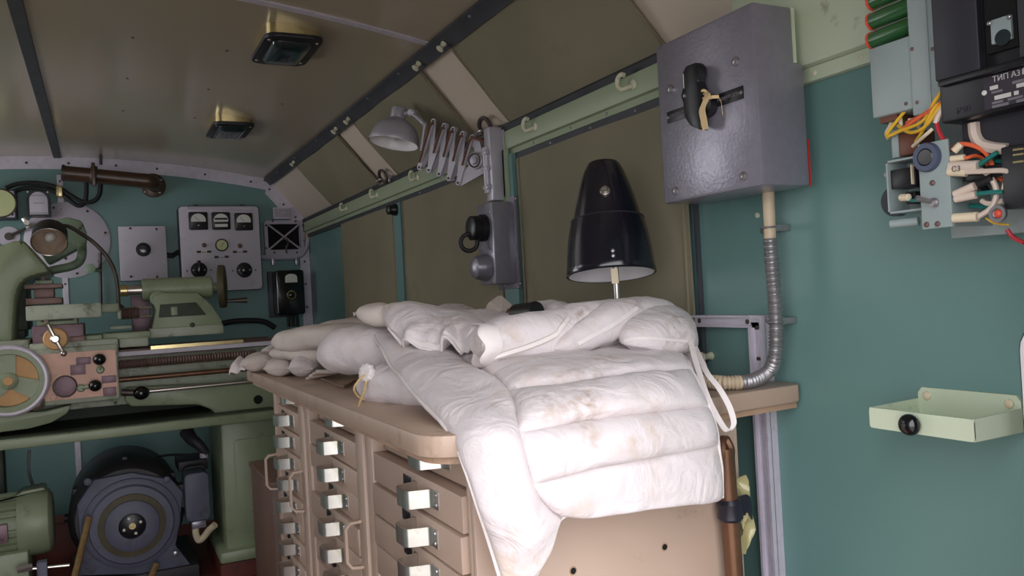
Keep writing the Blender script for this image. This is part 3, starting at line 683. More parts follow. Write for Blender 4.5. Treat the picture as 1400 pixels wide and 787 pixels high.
# ================================================================== scissor lamp
def AD(px, py, d): return ray(px, py)*d
def scissor_lamp():
    t = thing('scissor_lamp', 'silver wall lamp on an extending scissor arm', 'lamp', (.955, 1.945, .25))
    br = MB(); br.box(.934, .972, 1.925, 1.962, .243, .438, .004); br.build('wall_bracket', 'silver_paint', t)
    MB().box(.968, .975, 1.915, 1.972, .25, .43, .002).build('back_plate', 'silver_paint', t)
    D0, D1 = 2.19, 2.33
    T = [(594, 166), (609, 172), (621, 177), (634, 183), (647, 188)]
    B = [(575, 229), (588, 233), (602, 238), (615, 244), (628, 250)]
    dep = lambda px: D1+(D0-D1)*(px-575)/(690-575)
    T3 = [AD(x, y, dep(x)) for x, y in T]; B3 = [AD(x, y, dep(x)) for x, y in B]
    axis = (T3[-1]-T3[0]).normalized(); side = axis.cross(Vector((0, 0, 1))).normalized()
    if side.dot(Vector((0, 1, 0))) > 0: side = -side             # towards the viewer
    def bar(a, b, off, name='link'):
        a = a+side*off; b = b+side*off; d = (b-a); L = d.length; d.normalize(); pr = d.cross(side).normalized(); w = .0074
        o = []
        for k in range(9): q = PI/2+PI*k/8; o.append((a, math.cos(q), math.sin(q)))
        for k in range(9): q = -PI/2+PI*k/8; o.append((b, math.cos(q), math.sin(q)))
        n = len(o); vs = [c+d*(cx*w)+pr*(cy*w)+side*s for s in (-.0012, .0012) for c, cx, cy in o]
        fs = [tuple(range(n)), tuple(range(2*n-1, n-1, -1))]+[(i, i+n, (i+1) % n+n, (i+1) % n) for i in range(n)]
        return MB().add(vs, fs).build(name, 'silver_paint', t)
    for i in range(5):
        bar(T3[i], B3[i], .006)
        if i < 4: bar(T3[i], B3[i+1], .002); 
        if i: bar(T3[i-1]*0+T3[i], B3[i-1], -.006)
    for p in T3+B3:
        MB().lathe(p-side*.008, side, [(.0035, 0), (.0035, .0165), (.002, .018)], 10).build('pivot_pin', 'dark_steel', t)
    for i in range(5):
        a = T3[i].lerp(B3[i], .06); b = T3[i].lerp(B3[i], .62 if i else .9)
        a2 = T3[i].lerp(B3[min(i+1, 4)], .06)
        pts = spl([b+side*.012, a.lerp(b, .4)+side*.013, a+side*.012, a2+side*.010+axis*.004], 6)
        MB().tube(pts, .003, 7).build('cord_loop', 'brown_part', t)
    # fork at the wall end
    pts = [(647, 183), (655, 187), (660, 205), (686, 203), (689, 207), (689, 240), (683, 244), (664, 236), (632, 254), (624, 252), (626, 243), (644, 226), (650, 205), (643, 192)]
    vs = [AD(x, y, dep(x)) for x, y in pts]; n = len(vs)
    V2 = [v-side*.004 for v in vs]+[v+side*.004 for v in vs]
    MB().add(V2, [tuple(range(n)), tuple(range(2*n-1, n-1, -1))]+[(i, i+n, (i+1) % n+n, (i+1) % n) for i in range(n)]).build('fork_plate', 'silver_paint', t, smooth=False)
    kc = AD(652, 220, dep(652))
    MB().lathe(kc, side, [(.024, 0), (.024, .010), (.018, .013), (.012, .013), (.010, .02), (.004, .021)], 22).build('clamp_knob', 'silver_paint', t)
    k = MB(); ring_tube(k, kc+side*.014, side, .018, .0022, 22, 6); k.build('knob_groove', 'dark_steel', t)
    h0 = Vector((.934, 1.945, .29)); MB().cyl((.930, 1.944, .265), (.930, 1.944, .385), .009, seg=12).build('hinge_pin', 'silver_paint', t)
    for z in (.28, .33, .372): MB().box(.921, .937, 1.93, 1.958, z-.006, z+.006, .002).build('hinge_knuckle', 'silver_paint', t)
    MB().tube(spl([T3[-1]+side*.01, AD(660, 193, 2.2), AD(672, 207, 2.18), AD(682, 208, 2.17), AD(684, 196, 2.17), AD(683, 185, 2.17)], 6), .0042, 8).build('cord', 'brown_part', t)
    # lamp head
    c0 = AD(538.5, 196, 2.40); c1 = AD(546.5, 146, 2.37); vd = c0.normalized(); up = (c1-c0); L = up.length; up = (up-vd*up.dot(vd)).normalized()*.965+vd*.26
    R = 34.5/FPX*2.40
    pr = [(R, .0), (R*1.01, .003), (R*.985, .012), (R*.93, .028), (R*.80, .048), (R*.6, .062), (R*.42, .069), (R*.38, .072)]
    sh = MB().lathe(c0, up, pr+[(max(r-.002, .001), h+.0) for r, h in reversed(pr)], 36, cap=False).build('shade', 'silver_paint', t)
    MB().lathe(c0, up, [(r-.003, h-.0005) for r, h in pr], 36, cap=False).build('white_lining', 'white_enamel', sh)
    MB().lathe(c0, up, [(R*.4, .068), (R*.34, .073), (R*.30, .076), (R*.31, L-.004), (R*.28, L)], 24).build('socket_cap', 'silver_paint', t)
    MB().lathe(c0, up, [(.004, .01), (.02, .02), (.024, .034), (.014, .055), (.012, .07)], 16).build('bulb', 'dial_white', t)
    kn = AD(563, 154, 2.37)
    MB().lathe(kn-side*.008, side, [(.0125, 0), (.0125, .014), (.008, .018)], 16).build('knuckle', 'silver_paint', t)
    MB().cyl(AD(553, 155, 2.375), kn, .006, seg=10).build('neck', 'silver_paint', t)
    MB().cyl(kn, AD(581, 170, 2.33), .0065, seg=12).build('end_tube', 'silver_paint', t)
    MB().cyl(AD(581, 170, 2.33), AD(576, 206, 2.33), .004, seg=10).build('end_link', 'silver_paint', t)
    # loose wires
    for pts in ([(688, 235), (682, 262), (664, 290), (650, 312)], [(676, 246), (667, 266), (664, 288), (650, 310)], [(684, 240), (672, 250), (662, 262)]):
        MB().tube(spl([AD(x, y, 2.15) for x, y in pts], 6), .0008, 5).build('wire', 'screw_steel', t)
scissor_lamp()
def socket_box():
    t = thing('socket_box', 'grey wall socket box with black plug below the scissor lamp', 'socket box', (.955, 1.935, .022))
    MB().box(.912, .978, 1.890, 1.985, .022, .236, .004).build('body', 'hammer_grey', t)
    MB().box(.97, .98, 1.875, 1.995, .008, .25, .002).build('back_plate', 'hammer_grey', t)
    s = MB(); s.lathe((.913, 1.94, .172), (-1, 0, 0), [(.036, 0), (.036, .012), (.032, .016), (.032, .040), (.026, .044)], 24); s.build('socket', 'black_plastic', t)
    s = MB(); ring_tube(s, (.868, 1.945, .135), (0.3, 1, 0), .022, .006); s.build('plug_ring', 'rubber', t)
    s = MB(); s.lathe((.913, 1.94, .068), (-1, 0, 0), [(.036, 0), (.036, .010), (.034, .018), (.028, .036), (.014, .044)], 24); s.build('socket_cap', 'hammer_grey', t)
    screws(t, [(.912, 1.90, z) for z in (.21, .13, .108, .03)], (-1, 0, 0), .004)
    screws(t, [(.985-.008, 1.875, z) for z in (.02, .242)], (0, -1, 0), .004)
    screws(t, [(.94, 1.89, z) for z in (.018, )], (0, -1, 0), .003)
socket_box()
o = MB(); o.lathe((.978, 2.825, .322), (-1, 0, 0), [(.022, 0), (.022, .012), (.018, .018), (.018, .032), (.012, .036)], 18); o = o.build('wall_plug', 'black_plastic', o=(.978, 2.825, .30))
tag(o, 'round black plug on the teal upright under the green rail', 'plug')

# ================================================================== soap tray
def tray():
    t = thing('soap_tray', 'pale green painted metal tray with a black knob on the teal wall', 'tray', (.95, .68, -.207))
    y0, y1 = .608, .748
    MB().prism([(y0, -.200), (y1, -.200), (y1, -.168), (y1-.006, -.1605), (y0+.006, -.1605), (y0, -.168)], 'x', .994, 1.0).build('back_plate', 'pale_green', t)
    MB().box(.9, .995, y0, y1, -.2045, -.2015).build('bottom', 'pale_green', t)
    MB().prism(rr(y0-.002, y1+.002, -.2045, -.178, .004), 'x', .8985, .9015).build('front_lip', 'pale_green', t)
    for y in (y0-.002, y1-.001): MB().prism([(.9, -.2045), (.996, -.2045), (.996, -.176), (.9, -.178)], 'y', y, y+.003).build('side_lip', 'pale_green', t)
    screws(t, [(.994, y0+.014, -.1715), (.994, y1-.014, -.1715)], (-1, 0, 0), .0065, 'cream')
    p = AX(1246, 580, .893); MB().ball((.889, p.y, p.z), .0142, .75, 1, .95, 20).build('knob', 'knob_black', t)
    MB().lathe((.9, p.y-.0175, p.z+.006), (-1, 0, 0), [(.006, -.001), (.005, .0005)], 10).build('paint_chip', 'cream', t)
tray()

# ================================================================== copper rod with tape, plastic film
def rod():
    t = thing('copper_rod', 'copper tube wrapped in black tape leaning against the cabinet end', 'rod', (.845, .945, FL))
    a = AY(1011, 900, .945); top = AY(991, 612, .945); b = AY(1004, 787, .945)
    low = top+(b-top)*((FL-top.z)/(b.z-top.z))
    m = MB(); m.tube([low, low.lerp(top, .5), b, top.lerp(b, .35), top.lerp(b, .12), top], .0135, 14, rf=lambda q: .0135 if q < .7 else .0135+.002*(q-.7))
    m.build('tube', 'copper_rod', t)
    k = MB(); 
    for i, dx in enumerate((-.008, .006)):
        k.tube(spl([top+Vector((dx, 0, -.03)), top+Vector((dx*1.1, -.004, -.004)), top+Vector((dx*.6, 0, .010)), top+Vector((dx*.2+.005, .003, .006)), top+Vector((dx+.004, .004, -.04))], 5), .007, 8)
    k.build('crimped_end', 'copper_rod', t)
    c = AY(998, 696, .945); ax_ = (top-low).normalized()
    m = MB(); m.lathe(c-ax_*.016, ax_, [(.0165, 0), (.019, .004), (.018, .016), (.020, .026), (.0165, .032)], 14); m.build('tape_wrap', 'tape', t)
    m = MB(); m.strip(spl([c+Vector((.012, 0, 0)), c+Vector((.03, -.004, .003)), c+Vector((.042, 0, -.008))], 5), (0, 0, 1), .030, .002); m.build('tape_tail', 'tape', t)
    # crumpled film
    vs = []; fs = []; nu, nv = 10, 16
    top_p = AY(1009, 652, .952); bot_p = AY(1014, 752, .952)
    for j in range(nv+1):
        for i in range(nu+1):
            u, v = i/nu, j/nv
            base = top_p.lerp(bot_p, v); wid = .032*math.sin(PI*(.1+.85*v))+.003
            nzv = noise.noise(Vector((u*3, v*6, 2.3)))
            vs.append(base+Vector((wid*u-.004+.004*nzv, .010*math.sin(u*5+v*7)+.010*nzv, .004*math.sin(u*9))))
    for j in range(nv):
        for i in range(nu): q = j*(nu+1)+i; fs.append((q, q+1, q+nu+2, q+nu+1))
    n = len(vs); vs2 = vs+[v+Vector((0, .0012, 0)) for v in vs]; fs2 = fs+[tuple(reversed([i+n for i in f])) for f in fs]
    o = MB().add(vs2, fs2).build('plastic_film', 'plastic_film')
    tag(o, 'crumpled yellowish plastic film caught behind the taped copper tube', 'plastic film')
rod()

# ================================================================== opened electrical panel
def epanel():
    t = thing('electrical_panel', 'opened electrical panel with black circuit breaker and loose wires', 'electrical panel', (.95, .62, .04))
    A = lambda px, py, x=.9: AX(px, py, x)
    MB().box(.958, .972, .50, .662, .036, .46, .002).build('back_channel', 'chassis', t)
    for z in (.09, .30): MB().box(.972, 1.0, .58, .62, z, z+.02).build('wall_spacer', 'chassis', t)
    f1 = MB(); f1.box(.898, .903, .612, .6605, .188, .47, .001); f1.box(.903, .96, .656, .6605, .188, .47); f1.box(.903, .96, .610, .6145, .188, .47)
    post = f1.build('front_post', 'chassis', t)
    MB().box(.896, .899, .634, .637, .188, .47).build('post_ridge', 'chassis', post)
    screws(post, [A(1247, 67, .898), A(1254, 140, .898), A(1275, 67, .898)], (-1, 0, 0), .0025, 'rusty_steel')
    # transformer cover
    y0, y1, z0, z1 = .6615, .7215, .198, .288
    cv = MB().box(.902, .962, y0, y1, z0, z1, .002).build('cover_box', 'chassis', t)
    screws(cv, [(.902, .672, .206)], (-1, 0, 0), .0025, 'rusty_steel')
    MB().box(.91, .955, y1-.03, y1-.004, z0-.007, z0).build('terminal_strip', 'brown_part', t)
    # resistors
    for k, (px, py) in enumerate(((1246, 55), (1246, 29), (1246, 2))):
        e_ = A(1193, py, .93); p = Vector((.93, .664, e_.z+.001)); d = Vector((0, 1, -.02))
        r = MB().lathe(p, d, [(.0105, 0), (.0112, .003), (.0112, e_.y-.666), (.0105, e_.y-.664)], 18).build('resistor', 'resistor_green', t)
        MB().lathe(p+d*(e_.y-.665), d, [(.0116, 0), (.0116, .0035), (.008, .004), (.0065, .004), (.005, .008), (.002, .0085)], 16).build('end_cap', 'red_cap', r)
        MB().cyl(p-Vector((0, .0, 0)), p+d*(e_.y-.654), .002, seg=8).build('rod', 'rusty_steel', r)
    # button bracket
    def rx(px0, py0, px1, py1, x): return rectX(px0, py0, px1, py1, x)
    y0, y1, z0, z1 = rx(1258, 193, 1300, 312, .885)
    bk = MB().box(.884, .887, y0, y1, z0, z1, .0008).build('button_bracket', 'chassis', t)
    MB().box(.887, .958, y0, y0+.003, z0, z1-.02).build('bracket_flange', 'chassis', bk)
    c = A(1269, 215, .884)
    MB().lathe(c, (-1, 0, 0), [(.0175, 0), (.0175, .004), (.016, .0065), (.0105, .0065), (.0105, .003)], 26).build('button_bezel', 'blue_ring', bk)
    MB().lathe(c, (-1, 0, 0), [(.0102, 0), (.0102, .005), (.009, .006)], 22).build('push_button', 'knob_black', bk)
    s = A(1278, 277, .884); MB().lathe(s, (-1, 0, 0), [(.006, 0), (.006, .003), (.0045, .003), (.0045, .006)], 12).build('switch_collar', 'screw_steel', bk)
    MB().tube([s, s+Vector((-.006, .003, .002)), s+Vector((-.018, .011, .007))], .003, 10, rf=lambda q: .0022+.0014*q).build('toggle_lever', 'screw_steel', bk)
    screws(bk, [A(1275, 250, .884), A(1282, 306, .884), A(1267, 307, .884)], (-1, 0, 0), .0036, 'rusty_steel')
    # switch frame to the left
    fy0, fy1, fz0, fz1 = rx(1216, 216, 1262, 290, .905)
    fr = MB()
    fr.box(.9, .94, fy1-.0025, fy1, fz0, fz1); fr.box(.9, .94, fy0, fy1, fz0, fz0+.0025); fr.box(.9, .94, fy0, fy1, fz1-.0025, fz1); fr.box(.938, .941, fy0, fy1, fz0, fz1)
    fr = fr.build('switch_frame', 'chassis', t)
    MB().box(.903, .936, fy0+.008, fy1-.004, fz1-.036, fz1-.012, .001).build('switch_block', 'black_plastic', fr)
    MB().box(.899, .903, fy0+.010, fy0+.0115, fz1-.034, fz1-.010).build('contact', 'sleeve', fr)
    MB().box(.905, .936, fy0+.012, fy0+.026, fz0+.01, fz0+.025, .002).build('relay', 'black_plastic', fr)
    MB().lathe(A(1232, 270, .90), (-.2, -1, -.1), [(.0045, 0), (.0045, .013), (.003, .014)], 10).build('wire_sleeve', 'sleeve', fr)
    MB().tube(spl([A(1240, 272, .9), A(1248, 274, .9), A(1258, 274, .9)], 4), .0022, 6).build('wire', 'wire_green', fr)
    MB().lathe(A(1217, 238, .91), (0, 1, 0), [(.004, 0), (.004, .006), (.003, .007)], 10).build('screw', 'steel', fr)
    MB().lathe(A(1222, 275, .942), (1, 0, 0), [(.020, 0), (.020, .012)], 22).build('rear_disc', 'black_plastic', t)
    MB().cyl(A(1218, 306, .905), A(1256, 302, .915), .0055, seg=14).build('spacer_tube', 'chassis', t)
    MB().lathe(A(1218, 306, .905), A(1218, 306, .905)-A(1256, 302, .915), [(.003, -.001), (.003, .0006)], 10).build('tube_bore', 'dark_steel', t)
    # coil under the cover
    a, b, c0, d0 = rx(1228, 180, 1258, 212, .915); MB().box(.912, .945, a, b, c0, d0, .002).build('coil', 'brown_part', t)
    a, b, c0, d0 = rx(1220, 178, 1229, 216, .912); MB().box(.91, .945, a, b, c0, d0, .001).build('coil_plate', 'chassis', t)
    for px, py in ((1231, 163), (1244, 166), (1256, 166)):
        p = A(px, py-4, .915); MB().cyl(p, p+Vector((0, 0, -.012)), .0025, seg=8).build('terminal_sleeve', 'sleeve', t)
    p = A(1214, 176, .92); MB().tube(spl([A(1222, 160, .92), A(1217, 172, .92), A(1212, 182, .92), A(1215, 190, .92)], 5), .0025, 7).build('terminal_sleeve', 'sleeve', t)
    # black breaker
    bx = .862
    br = MB(); br.box(bx+.012, .957, .44, .608, .166, .47, .003)
    br = br.build('breaker_body', 'black_plastic', t)
    MB().box(bx, bx+.0125, .5505, .6035, .213, .47, .0015).build('breaker_cover', 'black_satin', br)
    MB().box(bx, bx+.0125, .44, .508, .213, .47, .0015).build('breaker_cover', 'black_satin', br)
    MB().box(bx-.001, bx+.0125, .44, .600, .206, .2128, .001).build('ledge', 'black_plastic', br)
    MB().box(bx+.006, bx+.0135, .512, .546, .228, .47).build('window_recess', 'void', br)
    MB().box(bx+.002, bx+.007, .516, .538, .236, .262, .001).build('window_plate', 'chassis', br)
    MB().lathe((bx+.002, .525, .240), (-1, 0, 0), [(.0085, 0), (.0085, .001)], 18).build('window_disc', 'lamp_glass', br)
    screws(br, [A(1352, 32, bx), A(1379, 23, bx)], (-1, 0, 0), .0025)
    # breaker nameplate
    npz0, npz1, npy0, npy1 = .170, .207, .44, .5745
    MB().box(bx+.0105, bx+.012, npy0, npy1-.02, npz0, npz1-.002).build('nameplate', 'print_dark', br)
    screws(br, [A(1346, 127, bx+.0105)], (-1, 0, 0), .003, 'dial_white')
    X = bx+.0103
    text('ТИП А31', .0085, face_negx((X, .527, .2005)), 'print_white', br)
    def bar(y, z, w_, h_, m='print_white'): MB().box(X, X+.0003, y-w_, y, z-h_/2, z+h_/2).build('print_block', m, br)
    bar(.511, .2015, .010, .007); bar(.5475, .192, .009, .0042); bar(.523, .192, .012, .003, 'print_grey'); bar(.519, .1875, .010, .0042)
    bar(.546, .187, .012, .0025, 'print_grey'); bar(.509, .1835, .022, .0045); bar(.543, .1805, .018, .0045); bar(.522, .1805, .005, .0042)
    bar(.546, .1755, .012, .0025, 'print_grey'); bar(.529, .1755, .016, .0025, 'print_grey'); bar(.546, .1715, .018, .003, 'print_grey'); bar(.520, .1715, .020, .003, 'print_grey')
    text('Р50', .010, face_negx((bx+.0117, .580, .176)), 'print_dark', br)
    MB().box(.90, .957, .48, .60, .128, .166).build('breaker_foot', 'black_satin', br)
    # lower black terminal block
    MB().box(.885, .95, .42, .548, .060, .128, .002).build('terminal_block', 'black_plastic', t)
    p = A(1366, 292, .884); MB().lathe(p, (-1, 0, 0), [(.0095, 0), (.0095, .004), (.006, .004), (.006, .001)], 18).build('indicator_ring', 'screw_steel', t); MB().ball(p, .005).build('indicator', 'red_cap', t)
    for py in (205, 212, 222): MB().strip([A(1385, py, .885), A(1400, py-2, .885)], (0, 0, 1), .002, .001).build('contact_bar', 'brass', t)
    def wire(pts, m, r=.0024, x=.9, name='wire'):
        MB().tube(spl([A(q[0], q[1], q[2] if len(q) > 2 else x) for q in pts], 7), r, 7).build(name, m, t)
    wire([(1240, 148, .91), (1212, 185, .905), (1232, 178, .9), (1262, 165, .89), (1280, 135, .885), (1293, 122, .89), (1312, 120, .9)], 'wire_yellow', .0022)
    wire([(1228, 172, .91), (1245, 181, .895), (1266, 172, .885), (1290, 140, .88), (1312, 123, .895)], 'wire_yellow', .0022)
    wire([(1252, 194, .90), (1262, 178, .89), (1276, 150, .88), (1290, 138, .89), (1308, 134, .9)], 'wire_yellow', .0022)
    wire([(1228, 180, .905), (1262, 157, .89), (1288, 140, .885), (1312, 130, .9)], 'wire_orange')
    wire([(1240, 168, .905), (1272, 152, .885), (1295, 139, .885), (1314, 135, .9)], 'wire_orange')
    wire([(1293, 142, .88), (1283, 158, .88), (1279, 168, .88)], 'wire_white', .0032); wire([(1280, 166, .88), (1284, 180, .885), (1292, 195, .89)], 'wire_red', .0028)
    wire([(1248, 200, .895), (1266, 184, .88), (1275, 176, .882)], 'sleeve', .0022)
    wire([(1300, 205, .9), (1310, 198, .89), (1322, 197, .89), (1340, 203, .895), (1352, 215, .9), (1362, 236, .9), (1378, 240, .9)], 'wire_orange', .0026)
    wire([(1302, 217, .9), (1320, 216, .89), (1334, 213, .9), (1345, 218, .91), (1357, 236, .91), (1372, 246, .905), (1385, 237, .9)], 'wire_orange', .0024)
    for (x0, y0, x1, y1, r, m) in ((1304, 207, 1314, 197, .0042, 'sleeve'), (1300, 217, 1319, 215, .0036, 'sleeve'), (1299, 228, 1338, 226, .0060, 'wire_white'), (1297, 234, 1322, 235, .0056, 'sleeve'),
                                   (1305, 266, 1333, 254, .0048, 'wire_white'), (1306, 272, 1335, 266, .0045, 'wire_white'), (1304, 298, 1337, 296, .0056, 'sleeve')):
        MB().cyl(A(x0, y0, .885), A(x1, y1, .888), r, seg=12).build('wire_sleeve', m, t)
    text('С3', .009, face_negx(A(1307, 231, .8785)), 'print_dark', t)
    wire([(1338, 226), (1352, 216), (1364, 208)], 'wire_green', .0028, .89); wire([(1326, 217), (1340, 219), (1358, 220), (1384, 222)], 'wire_green', .0026, .91)
    wire([(1335, 265), (1352, 263), (1372, 262)], 'wire_green', .0026, .89); wire([(1326, 281), (1342, 282), (1358, 283)], 'wire_green', .003, .91)
    wire([(1320, 235, .885), (1345, 234, .885), (1372, 233, .885), (1380, 238, .89), (1376, 246, .895)], 'wire_white', .003)
    wire([(1336, 229, .895), (1350, 238, .895), (1360, 252, .895), (1362, 268, .895), (1354, 285, .893), (1336, 297, .89)], 'wire_white', .003)
    wire([(1342, 274), (1350, 278), (1362, 277), (1372, 274)], 'wire_white', .003, .9); wire([(1372, 262), (1374, 250), (1382, 238)], 'sleeve', .0026, .895)
    wire([(1333, 254), (1345, 248), (1358, 242)], 'rubber', .005, .895); wire([(1322, 240), (1340, 252), (1350, 262)], 'rubber', .004, .92)
    wire([(1332, 168), (1334, 185), (1342, 197), (1358, 202), (1378, 204)], 'wire_white', .0068, .9); wire([(1345, 168), (1346, 180), (1350, 190)], 'wire_white', .0062, .93)
    wire([(1377, 314), (1385, 324), (1400, 332)], 'wire_red', .0024, .9); wire([(1348, 298), (1360, 305), (1380, 307)], 'wire_yellow', .0012, .9)
    MB().box(.895, .95, .55, .600, .098, .112, .001).build('clamp_bar', 'black_plastic', t)
epanel()

# ================================================================== things on the end wall
W = YF
def disc(c, r, prof, m, name, parent, d=(0, -1, 0), seg=24): return MB().lathe(c, d, [(r*a, h) for a, h in prof], seg).build(name, m, parent)
def instrument_panel():
    y = 4.245; x0, x1, z0, z1 = rectY(246, 281, 357, 398, y)
    t = thing('instrument_panel', 'light grey instrument panel with three meters on the end wall', 'control panel', ((x0+x1)/2, W, z0))
    MB().prism(rr(x0, x1, z0, z1, .02), 'y', y+.006, W).build('housing', 'black_satin', t)
    f = MB().prism(rr(x0+.003, x1-.003, z0+.003, z1-.003, .018), 'y', y, y+.008, .003).build('front_plate', 'panel_grey', t)
    P = lambda px, py: AY(px, py, y)
    a = P(256, 284); b = P(346, 286); MB().cyl((a.x, y-.002, a.z), (b.x, y-.002, b.z), .006, seg=10).build('top_rail', 'panel_grey', t)
    for i, (px, py) in enumerate(((271, 302), (302, 302), (333, 303))):
        c = P(px, py); s = .044
        m = MB().prism(rr(c.x-s, c.x+s, c.z-s, c.z+s, .008), 'y', y-.008, y, .002).build('meter', 'black_plastic', t)
        win = [(c.x-.034, c.z-.004), (c.x+.034, c.z-.004)]+[(c.x+.034*math.cos(PI*k/10), c.z+.006+.030*math.sin(PI*k/10)) for k in range(11)]
        MB().prism(win, 'y', y-.0095, y-.0075).build('dial', 'dial_white', m)
        if i == 1:
            for zz in (.009, -.012): MB().box(c.x-.03, c.x+.03, y-.0105, y-.008, c.z+zz-.004, c.z+zz+.006).build('dial_band', 'black_satin', m)
            MB().box(c.x-.03, c.x+.03, y-.0100, y-.008, c.z-.030, c.z-.014).build('dial_lower', 'dial_white', m)
        else:
            MB().strip([(c.x+.004, y-.0100, c.z), (c.x-.018, y-.0100, c.z+.022)], (.7, 0, .7), .0015, .0005).build('needle', 'print_dark', m)
            MB().lathe((c.x, y-.0075, c.z-.022), (0, -1, 0), [(.004, 0), (.003, .002)], 8).build('zero_screw', 'screw_steel', m)
    g = P(303, 335); k = disc(g, .031, [(1, 0), (1, .010), (.85, .012)], 'black_plastic', 'pressure_gauge', t); disc(g+Vector((0, -.012, 0)), .0255, [(1, 0), (.95, .001)], 'dial_green', 'dial', k)
    MB().strip([g+Vector((-.008, -.0135, -.008)), g+Vector((.014, -.0135, .014))], (.7, 0, -.7), .002, .0005).build('needle', 'print_dark', k)
    for px, py in ((279, 335), (328, 336)): c = P(px, py); disc(c, .011, [(1, 0), (1, .006), (.6, .012)], 'brown_part', 'signal_lamp', t)
    for px, py, m in ((279, 344, 'dial_white'), (328, 344, 'panel_grey'), (303, 351, 'panel_grey')):
        c = P(px, py); l = MB().box(c.x-.036, c.x+.036, y-.001, y, c.z-.009, c.z+.009).build('label_plate', m, t)
        for s in (-1, 1): MB().box(c.x+s*.024-.010, c.x+s*.024+.010, y-.002, y-.0008, c.z-.006, c.z+.006).build('print_block', 'print_dark', l)
        MB().box(c.x-.012, c.x+.012, y-.002, y-.0008, c.z-.004, c.z-.0005).build('print_block', 'print_grey', l)
    for px, py, pt in ((272, 369, 1), (334, 369, 0)):
        c = P(px, py); k = disc(c, .038, [(1, 0), (1, .006), (.92, .008)], 'black_plastic', 'selector_plate', t)
        disc(c, .02, [(1, .008), (.95, .024), (.8, .026)], 'knob_black', 'knob', k)
        if pt: MB().box(c.x-.008, c.x+.008, y-.03, y-.008, c.z-.03, c.z+.046, .004).build('pointer', 'knob_black', k)
        screws(k, [c+Vector((s*.026, -.008, 0)) for s in (-1, 1)], (0, -1, 0), .0035, 'dial_white')
        screws(t, [c+Vector((s*.055, 0, -.002)) for s in (-1, 1)], (0, -1, 0), .004, 'dark_steel')
    for px in (268, 332): c = P(px, 279.5); MB().box(c.x-.012, c.x+.012, y+.012, y+.03, z1, z1+.008, .002).build('hinge', 'dark_steel', t)
instrument_panel()
def terminal_box():
    y = 4.25; x0, x1, z0, z1 = rectY(163, 309, 228, 383, y)
    t = thing('terminal_box', 'pale grey square box with one black knob on the end wall', 'wall box', ((x0+x1)/2, W, z0))
    MB().prism(rr(x0, x1, z0, z1, .006), 'y', y+.006, W).build('housing', 'dark_strip', t)
    MB().prism(rr(x0, x1, z0, z1, .006), 'y', y, y+.007, .002).build('front_plate', 'panel_grey', t)
    P = lambda px, py: AY(px, py, y); c = P(196, 341)
    k = disc(c, .033, [(1, 0), (1, .004), (.9, .006)], 'black_satin', 'scale_ring', t)
    disc(c, .018, [(1, .006), (1, .016), (.9, .022), (.3, .023)], 'knob_black', 'knob', k)
    screws(t, [P(178, 312), P(214, 313), P(179, 378), P(215, 378)], (0, -1, 0), .006, 'dark_steel')
    a = AY(230, 350, 4.28); b = AY(246, 346, 4.28)
    for dz in (0, .014): MB().tube([a+Vector((-.01, 0, dz)), a+Vector((.02, 0, dz-.006)), b+Vector((-.006, 0, dz))], .006, 8).build('cable', 'rubber', t)
terminal_box()
